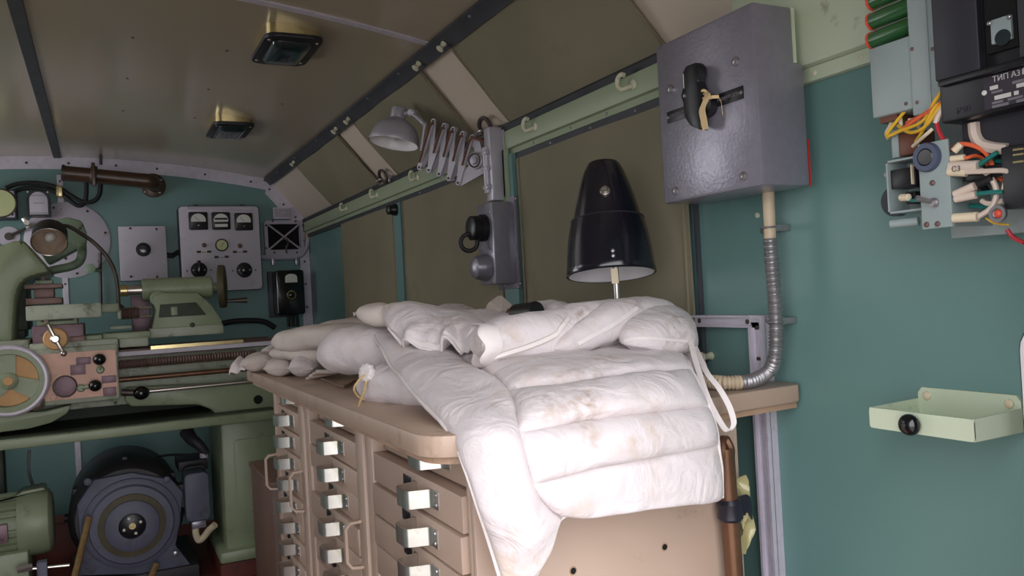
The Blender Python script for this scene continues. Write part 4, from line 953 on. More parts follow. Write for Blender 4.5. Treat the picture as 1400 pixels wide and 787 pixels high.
def vent():
    y = 4.285; x0, x1, z0, z1 = rectY(362, 301, 415, 351, y)
    t = thing('wall_vent', 'grey vent frame with crossed bars and dark opening on the end wall', 'vent', ((x0+x1)/2, W, z0))
    X0, X1, Z0_, Z1 = rectY(366.5, 306, 411, 341, y)
    f = MB(); n = 24
    o = rr(x0, x1, z0, z1, .018); i_ = rr(X0, X1, Z0_, Z1, .012); L = len(o)
    vs = [(p[0], yy, p[1]) for yy in (y, W-.001) for q in (o, i_) for p in q]; fs = []
    for k in range(L):
        k2 = (k+1) % L; fs += [(k, k2, L+k2, L+k), (2*L+k, 3*L+k, 3*L+k2, 2*L+k2), (k, 2*L+k, 2*L+k2, k2), (L+k, L+k2, 3*L+k2, 3*L+k)]
    f.add(vs, fs); f.build('frame', 'vent_grey', t)
    MB().box(X0-.004, X1+.004, W-.006, W-.0012, Z0_-.004, Z1+.004).build('dark_opening', 'void', t)
    for a, b in (((X0, Z0_), (X1, Z1)), ((X0, Z1), (X1, Z0_))): MB().cyl((a[0], y+.004, a[1]), (b[0], y+.004, b[1]), .005, seg=8).build('cross_bar', 'vent_grey', t)
    c = AY(391, 333, y-.01); m = MB(); m.tube(spl([c+Vector((-.014, 0, .03)), c+Vector((.004, -.01, .018)), c+Vector((.010, 0, 0)), c+Vector((0, .0, -.02)), c+Vector((.002, .004, -.05))], 5), .005, 8); m.build('latch', 'dark_steel', t)
    screws(t, [AY(px, py, y) for px, py in ((373, 302), (404, 302), (364, 308), (414, 308), (364, 339), (375, 345), (406, 345))], (0, -1, 0), .006, 'dark_steel')
    x0, x1, z0, z1 = rectY(373.5, 283.5, 400, 299, 4.30)
    k = tag(MB().box(x0, x1, 4.296, W, z0, z1+.0, .002).build('small_meter', 'panel_grey'), 'small grey meter plate with scale above the vent', 'meter')
    ORG_k = ORG[k]
    MB().box(x0+.006, x1-.006, 4.2945, 4.297, z0+.008, z1-.006, .001).build('scale', 'vent_grey', k)
    MB().box((x0+x1)/2-.012, (x0+x1)/2+.012, 4.2935, 4.2955, (z0+z1)/2-.001, (z0+z1)/2+.002).build('print_block', 'print_white', k)
    # conduit under the vent
    t = thing('pipe_conduit', 'grey pipe running under the vent and up the far corner', 'conduit', (.85, W-.02, .2))
    yy = W-.022
    MB().tube(spl([AY(356, 351, yy), AY(375, 352, yy), AY(398, 351.5, yy), AY(412, 348, yy), AY(419, 337, yy), AY(421, 325, yy)], 6), .014, 12).build('bent_pipe', 'vent_grey', t)
    MB().tube([AY(420.5, 331, yy), AY(422, 316, yy)], .014, 12).build('sleeve', 'hose_cream', t)
    for px in (374, 406): c = AY(px, 358, yy-.012); MB().box(c.x-.008, c.x+.008, yy-.014, W, c.z-.016, c.z+.022, .001).build('clip', 'screw_steel', t)
vent()
def field_phone():
    y = 4.19; x0, x1, z0, z1 = rectY(378, 369, 416.5, 430, y)
    t = thing('meter_box', 'black bakelite meter box with white dial window by the far corner', 'meter box', ((x0+x1)/2, W, z0))
    MB().box(x0-.02, x1-.02, W-.03, W, z0-.01, z1, .004).build('back_plate', 'dark_strip', t)
    MB().prism(rr(x0, x1, z0, z1, .014), 'y', y, W-.02, .004).build('case', 'knob_black', t)
    P = lambda px, py: AY(px, py, y-.001)
    c = P(398, 380); win = [(c.x-.03, c.z-.022), (c.x+.03, c.z-.022)]+[(c.x+.03*math.cos(PI*k/10), c.z+.004+.018*math.sin(PI*k/10)) for k in range(11)]
    MB().prism(win, 'y', y-.003, y+.002).build('dial', 'dial_white', t)
    c = P(398.5, 403); m = MB(); ring_tube(m, c+Vector((0, -.002, 0)), (0, 1, 0), .020, .0038); m.build('brass_ring', 'brass', t)
    disc(c, .013, [(1, 0), (1, .012), (.7, .014)], 'knob_black', 'knob', t)
    MB().box(x0+.012, x0+.016, y-.002, y+.002, z0+.09, z1-.03).build('edge_strip', 'dark_steel', t)
    for px in (394, 400, 406): a = AY(px, 428, W-.04); MB().tube([a, a+Vector((0, 0, -.07))], .008, 8).build('cable', 'rubber', t)
field_phone()
def heater_pipe():
    y = 4.20
    t = thing('exhaust_pipe', 'brown painted pipe with clamp and round flange under the ceiling', 'pipe', AY(150, 245, W))
    a = AY(84, 236, y); b = AY(196, 247, y); c = AY(209, 249, y)
    MB().tube([a, a.lerp(b, .5), b], .034, 20).build('pipe', 'brown_pipe', t)
    MB().tube(spl([b-(b-a).normalized()*.01, b+(b-a).normalized()*.03, c+Vector((.005, .03, 0)), Vector((c.x+.012, W-.01, c.z))], 6), .034, 20).build('elbow', 'brown_pipe', t)
    fl = MB().lathe((c.x+.006, W-.012, c.z), (0, -1, 0), [(.058, -.012), (.058, .006), (.055, .008)], 28).build('flange', 'brown_pipe', t)
    screws(fl, [(c.x+.006+.047*math.cos(q), W-.02, c.z+.047*math.sin(q)) for q in (.6, 2.2, 3.9, 5.4)], (0, -1, 0), .006)
    d = (b-a).normalized(); e = AY(128, 239, y)
    MB().lathe(e-d*.014, d, [(.040, 0), (.042, .004), (.042, .024), (.040, .028)], 20).build('clamp_band', 'dark_steel', t)
    MB().box(e.x-.008, e.x+.008, y-.05, y-.036, e.z-.058, e.z+.05, .003).build('clamp_strap', 'brown_pipe', t)
    MB().box(e.x-.010, e.x+.010, y+.02, W, e.z-.012, e.z+.012).build('wall_bracket', 'dark_steel', t)
    q = AY(86, 236, y-.0); MB().lathe(q, d, [(.037, -.004), (.037, .006)], 20).build('end_ring', 'dark_steel', t)
    e2 = AY(138, 225, 4.22); MB().cyl(e2, e2+Vector((0, 0, .07)), .007, seg=8).build('hanger_rod', 'dark_strip', t)
    # black cables
    t = thing('black_cable', 'pair of thick black cables sagging below the brown pipe', 'cable', AY(90, 260, W))
    yy = 4.262
    for pts in ([(8, 257), (25, 251), (50, 250), (78, 256), (98, 268), (114, 276), (128, 275), (136, 265), (138, 246)], [(18, 262), (35, 257), (60, 258), (82, 264), (97, 275), (107, 281), (115, 278), (118, 265), (118, 245)]):
        MB().tube(spl([AY(px, py, yy) for px, py in pts], 6), .010, 10).build('cable', 'rubber', t)
    c = AY(81, 258, yy-.012); MB().box(c.x-.012, c.x+.012, yy-.014, W-.004, c.z-.034, c.z+.014, .001).build('clip', 'brass', t)
heater_pipe()
def left_wall_items():
    y = 4.24; x0, x1, z0, z1 = rectY(-22, 259, 22, 299, y)
    t = thing('gauge_box', 'grey square gauge with pale green round dial beside the arched nameplate box', 'gauge', ((x0+x1)/2, W, z0))
    MB().prism(rr(x0, x1, z0, z1, .006), 'y', y, W, .002).build('case', 'dark_strip', t)
    MB().prism(rr(x0+.006, x1-.006, z0+.006, z1-.006, .005), 'y', y-.003, y+.002, .001).build('front_plate', 'panel_grey', t)
    c = Vector(((x0+x1)/2, y-.004, (z0+z1)/2+.004)); k = disc(c, .066, [(1, 0), (1, .004), (.92, .006)], 'dark_steel', 'bezel', t); disc(c, .06, [(1, .0055), (.98, .0065)], 'dial_green', 'dial', k)
    screws(t, [(x, y-.003, z) for x in (x0+.016, x1-.016) for z in (z0+.018, z1-.018)], (0, -1, 0), .005, 'dark_steel')
    y = 4.26; x0, x1, z0, z1 = rectY(39, 261, 66.5, 294, y)
    t = thing('nameplate_box', 'grey arched nameplate box mounted above the lathe lamp', 'plate', ((x0+x1)/2, W, z0))
    xm = (x0+x1)/2; rx_ = (x1-x0)/2
    out = lambda e: [(x0-e, z0-e), (x1+e, z0-e)]+[(xm+(rx_+e)*math.cos(PI*k/12), z1-.042+(.042+e)*math.sin(PI*k/12)) for k in range(13)]
    MB().prism(out(.006), 'y', y+.004, W).build('case', 'black_satin', t)
    MB().prism(out(-.003), 'y', y, y+.005, .001).build('plate', 'panel_grey', t)
    for k, (wd, dz) in enumerate(((.03, .035), (.022, .0), (.034, -.045), (.034, -.052), (.026, -.06))): MB().box(xm-wd, xm+wd, y-.0008, y+.0005, (z0+z1)/2+dz-.0012, (z0+z1)/2+dz+.0012).build('print_line', 'print_grey', t)
    screws(t, [(x0-.0, y+.004, z1-.003), (x1+.0, y+.004, z1-.003)], (0, -1, 0), .006)
    # round port plate
    c = AY(93, 328, W-.006); t = thing('port_plate', 'large pale round plate on the wall behind the lathe lamp', 'plate', c)
    pl = MB().lathe((c.x, W, c.z), (0, -1, 0), [(.178, 0), (.178, .005), (.175, .007)], 48).build('disc', 'panel_grey', t)
    screws(pl, [(c.x+.16*math.cos(q), W-.007, c.z+.16*math.sin(q)) for q in (.2, 1.0, 1.9, 5.6, 4.9)], (0, -1, 0), .006, 'dark_steel')
    c = AY(12, 323, W-.006); t = thing('bolt_washer', 'small pale round washer plate with dark centre bolt on the wall', 'plate', c)
    MB().lathe((c.x, W, c.z), (0, -1, 0), [(.045, 0), (.045, .004)], 24).build('disc', 'panel_grey', t); MB().lathe((c.x, W-.004, c.z), (0, -1, 0), [(.018, 0), (.016, .012)], 14).build('bolt', 'dark_steel', t)
    MB().cyl((c.x, W-.01, c.z), AY(35, 312, W-.03), .006, seg=8).build('lever', 'dark_steel', t)
    # ejector / valve bits left of the lamp
    c = AY(37, 305, 4.2); t = thing('needle_valve', 'small bright metal valve left of the lathe lamp', 'valve', (c.x, W, c.z))
    MB().cyl((c.x, W, c.z), (c.x, 4.17, c.z), .012, seg=12).build('body', 'steel', t); MB().cyl(AY(32, 298, 4.19), AY(40, 309, 4.19), .012, seg=10).build('handle', 'steel', t); MB().cyl(AY(34, 307, 4.18), AY(47, 308, 4.18), .007, seg=8).build('outlet', 'steel', t)
    # thin wall pipe and little valve
    t = thing('green_valve', 'little green valve on a thin pipe against the end wall', 'valve', AY(130, 365, W))
    MB().tube([AY(137, 345, W-.02), AY(137, 365, W-.02), AY(138, 420, W-.02)], .007, 8).build('pipe', 'dark_steel', t)
    c = AY(124, 367, W-.05); k = MB(); k.lathe(c, (-.3, -1, 0), [(.012, -.02), (.022, 0), (.024, .008), (.012, .012)], 8); k.build('handwheel', 'green_cast', t)
    MB().cyl(c, AY(137, 370, W-.02), .009, seg=8).build('stem', 'green_cast', t)
left_wall_items()

# ================================================================== LATHE
def lathe():
    t = thing('lathe', 'green metal lathe with brown apron and handwheels along the end wall', 'lathe', (.0, 3.55, FL))
    def P(px, py, y): return AY(px, py, y)
    def bx(px0, py0, px1, py1, y0, y1, name, m, bev=.004, par=None):
        x0, x1, z0, z1 = rectY(px0, py0, px1, py1, y0); return MB().box(x0, x1, y0, y1, z0, z1, bev).build(name, m, par or t)
    def poly(pts, y0, y1, name, m, bev=.003, par=None):
        q = [P(a, b, y0) for a, b in pts]; return MB().prism([(p.x, p.z) for p in q], 'y', y0, y1, bev).build(name, m, par or t)
    xr = .66
    # bed and ways
    MB().box(-1.1, .60, 3.46, 3.74, P(190, 551, 3.46).z, -.155, .008).build('bed', 'lathe_pale', t)
    MB().box(-1.1, .66, 3.45, 3.50, -.168, -.138, .004).build('front_way', 'rusty_steel', t)
    MB().box(-1.1, .66, 3.70, 3.75, -.168, -.138, .004).build('rear_way', 'rusty_steel', t)
    MB().box(-1.1, .66, 3.5, 3.7, -.165, -.152).build('bed_top', 'dark_steel', t)
    a = P(163, 466, 3.44); b = P(250, 459, 3.44)
    rk = MB(); 
    z = P(235, 479.5, 3.43).z
    rk.box(-.2, .63, 3.430, 3.462, z-.006, z+.010)
    rk.build('rack', 'panel_grey', t)
    tm = MB().box(-.04, -.036, 3.431, 3.4365, z-.013, z-.006).build('rack_tooth', 'dark_steel', t)
    for k in range(1, 66): inst(tm, (k*.0085, 0, 0))
    zs = P(270, 470.5, 3.43).z; MB().box(P(206, 473, 3.43).x, P(333, 467, 3.43).x, 3.432, 3.46, zs-.007, zs+.006).build('brass_scale', 'brass', t)
    # screw rods (run right along the front of the bed)
    def rod(pa, pb, y, r, name, m, thread=False):
        a_ = P(*pa, y); b_ = P(*pb, y); zc = (a_.z+b_.z)/2
        a_ = Vector((a_.x, y, zc)); b_ = Vector((b_.x, y, zc)); n = 240 if thread else 2
        MB().tube([a_.lerp(b_, k/n) for k in range(n+1)], r, 12, rf=(lambda q: r+.0018*math.sin(q*2*PI*48)) if thread else None).build(name, m, t)
    rod((160, 498), (350, 484), 3.40, .0165, 'lead_screw', 'rusty_steel', True)
    rod((160, 518), (350, 504), 3.40, .010, 'feed_rod', 'copper_rod')
    rod((195, 535), (350, 521), 3.39, .008, 'control_rod', 'steel')
    c = P(193, 537, 3.38); MB().ball(c, .026, 1.15, 1, 1).build('rod_knob', 'knob_black', t); MB().cyl(P(166, 536, 3.39), P(192, 537, 3.385), .013, seg=12).build('rod_clutch', 'dark_steel', t)
    # headstock casting with rounded shoulder
    poly([(-90, 352), (0, 336), (10, 331), (25, 327), (34, 330), (62, 362), (70, 372), (46, 376), (30, 384), (22, 400), (18, 440), (18, 470), (-90, 476)], 3.42, 3.85, 'headstock', 'lathe_green', .02)
    bx(-90, 400, 20, 470, 3.5, 3.84, 'headstock_inner', 'lathe_green', .01)
    poly([(18, 380), (34, 377), (34, 460), (18, 470)], 3.62, 3.80, 'chuck_gap', 'lathe_dark', 0)
    bx(16, 392, 38, 452, 3.60, 3.83, 'spindle_nose', 'lathe_dark', .01)
    # change-gear guard in front of the round plate (behind the lamp)
    poly([(45, 330), (60, 305), (92, 296), (112, 302), (119, 318), (118, 334), (66, 362)], 3.86, 3.96, 'gear_guard', 'green_cast', .01)
    MB().tube(spl([P(62, 372, 3.8), P(78, 368, 3.8), P(97, 364, 3.8), P(108, 358, 3.8), P(112, 348, 3.8), P(112, 336, 3.86)], 6), .018, 12).build('guard_handle', 'green_cast', t)
    bx(46, 366, 66, 382, 3.6, 3.8, 'spindle_block', 'lathe_green', .006)
    screws(t, [P(109, 312, 3.858), P(90, 353, 3.86), P(112, 308, 3.858)], (0, -1, 0), .006, 'dark_steel')
    # tool post
    bx(33, 388, 85, 394, 3.44, 3.56, 'clamp_plate', 'rusty_steel', .002); bx(46, 394, 74, 407, 3.46, 3.54, 'tool_block', 'rusty_steel', .003)
    bx(35, 407, 85, 416, 3.44, 3.58, 'clamp_plate', 'rusty_steel', .002); bx(55, 376, 62, 390, 3.49, 3.51, 'clamp_bolt', 'dark_steel', .001); bx(48, 383, 72, 388, 3.47, 3.53, 'clamp_nut', 'lathe_green', .002)
    # compound slide
    bx(35, 416, 139, 436, 3.40, 3.60, 'top_slide', 'lathe_pale', .005); bx(135, 415, 163, 427, 3.43, 3.58, 'slide_end', 'lathe_green', .004)
    bx(50, 434, 106, 444, 3.42, 3.60, 'swivel_base', 'lathe_green', .004); bx(56, 432.5, 101, 439, 3.415, 3.43, 'dark_slot', 'lathe_dark', .001)
    bx(160, 424, 166, 436, 3.45, 3.53, 'screw_bearing', 'lathe_pale', .004)
    a = P(165, 429, 3.48); b = P(190, 427, 3.48); MB().tube([a.lerp(b, k/40) for k in range(41)], .02, 14, rf=lambda q: .022+.002*math.sin(q*50)).build('slide_spindle', 'rusty_steel', t)
    for py in (421, 433): MB().cyl(P(186, py, 3.48), P(207, py-1, 3.48), .005, seg=8).build('spindle_arm', 'steel', t)
    bx(180, 404, 206, 452, 3.60, 3.64, 'dark_carrier', 'plate_purple', .003); bx(150, 445, 180, 450, 3.52, 3.6, 'guide_strip', 'lathe_pale', .002)
    # cross slide and saddle
    bx(44, 444, 115, 475, 3.385, 3.75, 'cross_slide', 'plate_purple', .004); bx(95, 459, 117, 468, 3.38, 3.40, 'slide_block', 'rusty_steel', .003)
    bx(-90, 468, 40, 490, 3.38, 3.70, 'saddle_wing', 'lathe_pale', .006); bx(40, 466, 162, 488, 3.37, 3.72, 'saddle', 'lathe_pale', .006)
    bx(115, 458, 140, 466, 3.40, 3.7, 'saddle_step', 'lathe_green', .004); bx(140, 454, 206, 464, 3.42, 3.66, 'saddle_bridge', 'lathe_green', .004); bx(163, 462, 203, 474, 3.41, 3.5, 'saddle_wiper', 'lathe_pale', .004)
    # apron
    bx(-90, 478, 163, 558, 3.355, 3.46, 'apron', 'lathe_pale', .008)
    x0, x1, z0, z1 = rectY(-90, 486, 160, 551, 3.35)
    pl = MB().prism(rr(x0, x1, z0, z1, .012), 'y', 3.348, 3.358).build('apron_plate', 'copper_plate', t)
    for q in ((104, 488, 124, 498), (96, 498, 117, 512), (139, 513, 159, 523), (141, 529, 159, 541)): bx(*q, 3.3455, 3.349, 'instruction_plate', 'plate_purple', .0005, pl)
    c = P(89, 528, 3.346); MB().lathe(c, (0, -1, 0), [(.037, -.002), (.037, .003), (.034, .004)], 28).build('round_cover', 'plate_purple', pl)
    k = MB(); ring_tube(k, c+Vector((0, -.003, 0)), (0, 1, 0), .037, .003, 28, 6); k.build('cover_ring', 'dark_steel', pl)
    MB().lathe(P(73, 543, 3.346), (0, -1, 0), [(.011, -.002), (.010, .003)], 14).build('plug', 'copper_plate', pl)
    for (hx, hy, kx, ky) in ((137, 505, 136, 491), (111, 530, 130, 527)):
        h = P(hx, hy, 3.345); kk = P(kx, ky, 3.31)
        lv = MB(); lv.lathe(h, (0, -1, 0), [(.014, 0), (.014, .012), (.010, .018)], 16); lv.cyl(h+Vector((0, -.012, 0)), kk, .007, seg=8)
        lv = lv.build('lever', 'lathe_green', t); MB().ball(kk, .022, 1, 1, .95).build('ball_knob', 'knob_black', lv)
    c = P(50, 551, 3.33); MB().ball(c, .027, 1, .7, 1).build('clamp_knob', 'steel', t)
    MB().cyl(c, c+Vector((0, .04, 0)), .012, seg=10).build('clamp_stem', 'dark_steel', t)
    screws(t, [P(113, 482, 3.355), P(137, 481, 3.355), P(157, 483, 3.355), P(158, 550, 3.35), P(8, 563, 3.35)], (0, -1, 0), .006, 'dark_steel')
    poly([(-90, 556), (-10, 566), (60, 562), (98, 553), (92, 565), (70, 578), (40, 586), (0, 591), (-90, 598)], 3.37, 3.45, 'apron_belly', 'lathe_green', .006)
    # apron handwheel with spokes
    c = P(12, 520.5, 3.30); R = .115
    hw = MB().lathe(c, (0, -1, 0), [(R-.022, -.012), (R, -.010), (R+.003, 0), (R, .010), (R-.022, .012), (R-.026, 0), (R-.022, -.012)], 48, cap=False).build('handwheel', 'lathe_green', t)
    k = MB(); ring_tube(k, c, (0, 1, 0), R-.002, .0115, 48, 10); k.build('rim', 'aluminium', hw)
    MB().lathe(c, (0, -1, 0), [(.030, -.03), (.030, .012), (.024, .016), (.012, .017)], 22).build('hub', 'lathe_green', hw)
    MB().lathe(c, (0, -1, 0), [(.016, .016), (.014, .020)], 16).build('hub_nut', 'tan_disc', hw)
    for q in (95, 215, 335):
        q = math.radians(q); d = Vector((math.cos(q), 0, math.sin(q))); s = Vector((-math.sin(q), 0, math.cos(q)))
        v = [c+d*.02+s*.024, c+d*.02-s*.024, c+d*.096-s*.034, c+d*.096+s*.034]
        MB().add([p+Vector((0, yy, 0)) for yy in (-.006, .006) for p in v], [(0, 1, 2, 3), (7, 6, 5, 4), (0, 4, 5, 1), (1, 5, 6, 2), (2, 6, 7, 3), (3, 7, 4, 0)]).build('spoke', 'lathe_green', hw, smooth=False)
    MB().lathe(c+Vector((0, .016, 0)), (0, -1, 0), [(.088, 0), (.088, .004)], 36).build('scale_disc', 'tan_disc', hw)
    # cross slide handle
    c = P(76, 463, 3.36); MB().lathe(c, (0, -1, 0), [(.037, -.01), (.040, -.006), (.040, .008), (.036, .012)], 28).build('cross_dial', 'tan_disc', t)
    lv = MB(); lv.lathe(c, (0, -1, 0), [(.016, .01), (.016, .026), (.011, .030)], 16); a = P(65, 443, 3.33); b = P(87, 483, 3.33); lv.tube([a, c+Vector((0, -.02, 0)), b], .007, 10)
    lv = lv.build('ball_crank', 'steel', t); MB().ball(b, .011).build('crank_ball', 'steel', lv); MB().cyl(a+Vector((0, .01, 0)), a+Vector((-.004, -.02, .01)), .007, seg=10).build('crank_grip', 'steel', lv)
    # tailstock
    poly([(206, 458), (213, 425), (208, 405), (222, 400), (270, 400), (288, 415), (303, 436), (306, 455)], 3.47, 3.62, 'tailstock_base', 'lathe_green', .006)
    bx(205, 446, 306, 459, 3.46, 3.72, 'tailstock_foot', 'lathe_pale', .004)
    poly([(217, 434), (219, 416), (268, 413), (282, 430)], 3.464, 3.475, 'tailstock_recess', 'lathe_dark', .001)
    bx(234, 419, 243, 431, 3.455, 3.47, 'lock_nut', 'lathe_green', .002)
    a = P(194, 396, 3.55); b = P(290, 392, 3.55); z = (a.z+b.z)/2; a.z = b.z = z
    MB().lathe(a, b-a, [(.040, 0), (.044, .004), (.044, (b-a).length-.006), (.038, (b-a).length)], 28).build('tailstock_barrel', 'lathe_green', t)
    MB().lathe(a+Vector((-.075, 0, 0)), (1, 0, 0), [(.018, 0), (.020, .006), (.020, .08)], 20).build('quill', 'steel', t); MB().lathe(a+Vector((-.080, 0, 0)), (1, 0, 0), [(.017, 0), (.023, .003), (.023, .026), (.0215, .028)], 20).build('quill_ring', 'brass', t)
    MB().lathe(P(216, 408, 3.50), (0, -1, 0), [(.03, 0), (.03, .016), (.024, .02)], 20).build('barrel_boss', 'lathe_green', t)
    c = Vector((P(304, 391, 3.55).x, 3.55, z)); MB().cyl(b, c, .016, seg=12).build('wheel_shaft', 'lathe_green', t)
    w_ = MB().lathe(c, (1, -.22, 0), [(.02, -.01), (.04, -.006), (.072, .000), (.080, -.014), (.088, -.012), (.090, 0), (.087, .012), (.07, .014), (.03, .008)], 36).build('tailstock_handwheel', 'olive_ring', t)
    MB().lathe(c, (1, -.22, 0), [(.02, -.012), (.04, -.008), (.074, .002)], 36, cap=True).build('wheel_face', 'lathe_green', w_)
    p = c+Vector((.012, -.03, -.062)); MB().tube([p, p+Vector((.03, -.004, 0)), p+Vector((.06, -.008, 0)), p+Vector((.078, -.01, 0))], .008, 12, rf=lambda q: .007+.006*q).build('wheel_grip', 'dark_steel', w_)
    screws(t, [P(263, 444, 3.459)], (0, -1, 0), .010, 'dark_steel')
    # right pedestal and chip pan
    poly([(305, 590), (300, 572), (290, 560), (270, 553), (180, 556), (170, 548), (172, 530), (232, 527), (400, 520), (408, 610)], 3.40, 3.70, 'bed_foot', 'lathe_green', .01)
    MB().lathe(P(353, 546, 3.399), (0, -1, 0), [(.018, -.001), (.018, .0005)], 18).build('round_hole', 'void', t)
    x0, x1, _, _ = rectY(306, 590, 372, 750, 3.37)
    zb = P(325, 752, 3.37).z
    MB().box(x0, .66, 3.37, 3.78, zb, -.45, .012).build('pedestal', 'lathe_green', t)
    q = rectY(322, 598, 372, 725, 3.366); MB().prism(rr(q[0], .64, q[2], q[3], .02), 'y', 3.365, 3.372, .002).build('pedestal_door', 'lathe_green', t)
    MB().box(x0-.03, .69, 3.33, 3.82, zb-.035, zb+.012, .012).build('pedestal_foot', 'lathe_green', t)
    MB().box(x0-.03, .69, 3.33, 3.82, FL, zb-.034).build('plinth', 'red_floor', t)
    MB().box(-1.1, .63, 3.29, 3.80, -.447, -.414, .004).build('chip_pan', 'lathe_green', t)
    MB().box(-1.1, .60, 3.315, 3.79, -.4138, -.411).build('pan_floor', 'lathe_dark', t)
    MB().box(-1.1, .58, 3.70, 3.73, -.4138, -.20).build('splash_back', 'lathe_dark', t)  # dark panel added behind the gap under the bed
    MB().box(-1.1, -.36, 3.72, 3.80, FL, -.45, .012).build('left_pedestal', 'lathe_dark', t)
lathe()
def lathe_lamp():
    t = thing('lathe_lamp', 'black cylindrical lamp on a bent gooseneck over the lathe', 'lamp', AY(163, 418, 3.5))
    y = 3.5
    c0 = AY(67.5, 331, y); c1 = AY(69, 296, y+.02); up = Vector((.03, .78, .62)).normalized()
    R = .061
    pr = [(R, 0), (R*1.01, .003), (R*.98, .06), (R*.9, .075), (R*.7, .092), (R*.5, .105), (R*.36, .125)]
    s = MB().lathe(c0, up, pr+[(max(r-.002, .002), h) for r, h in reversed(pr)], 30, cap=False).build('shade', 'black_plastic', t)
    MB().lathe(c0, up, [(r-.0028, h) for r, h in pr[:-1]]+[(.002, .11)], 30, cap=False).build('reflector', 'bulb_inner', s)
    k = MB(); ring_tube(k, c0, up, R, .002, 30, 6); k.build('rim', 'steel', s)
    MB().ball(c0+up*.035, .02).build('bulb', 'dial_white', t)
    MB().tube(spl([c0+up*.11, AY(92, 309, y+.09), AY(112, 320, y+.05), AY(130, 333, y), AY(147, 352, y), AY(157, 372, y), AY(161, 395, y), AY(162, 418, y)], 8), .0075, 10).build('gooseneck', 'dark_steel', t)
    MB().lathe(AY(162, 420, y), (0, 0, 1), [(.02, -.004), (.02, .004), (.01, .012)], 14).build('foot', 'dark_steel', t)
lathe_lamp()
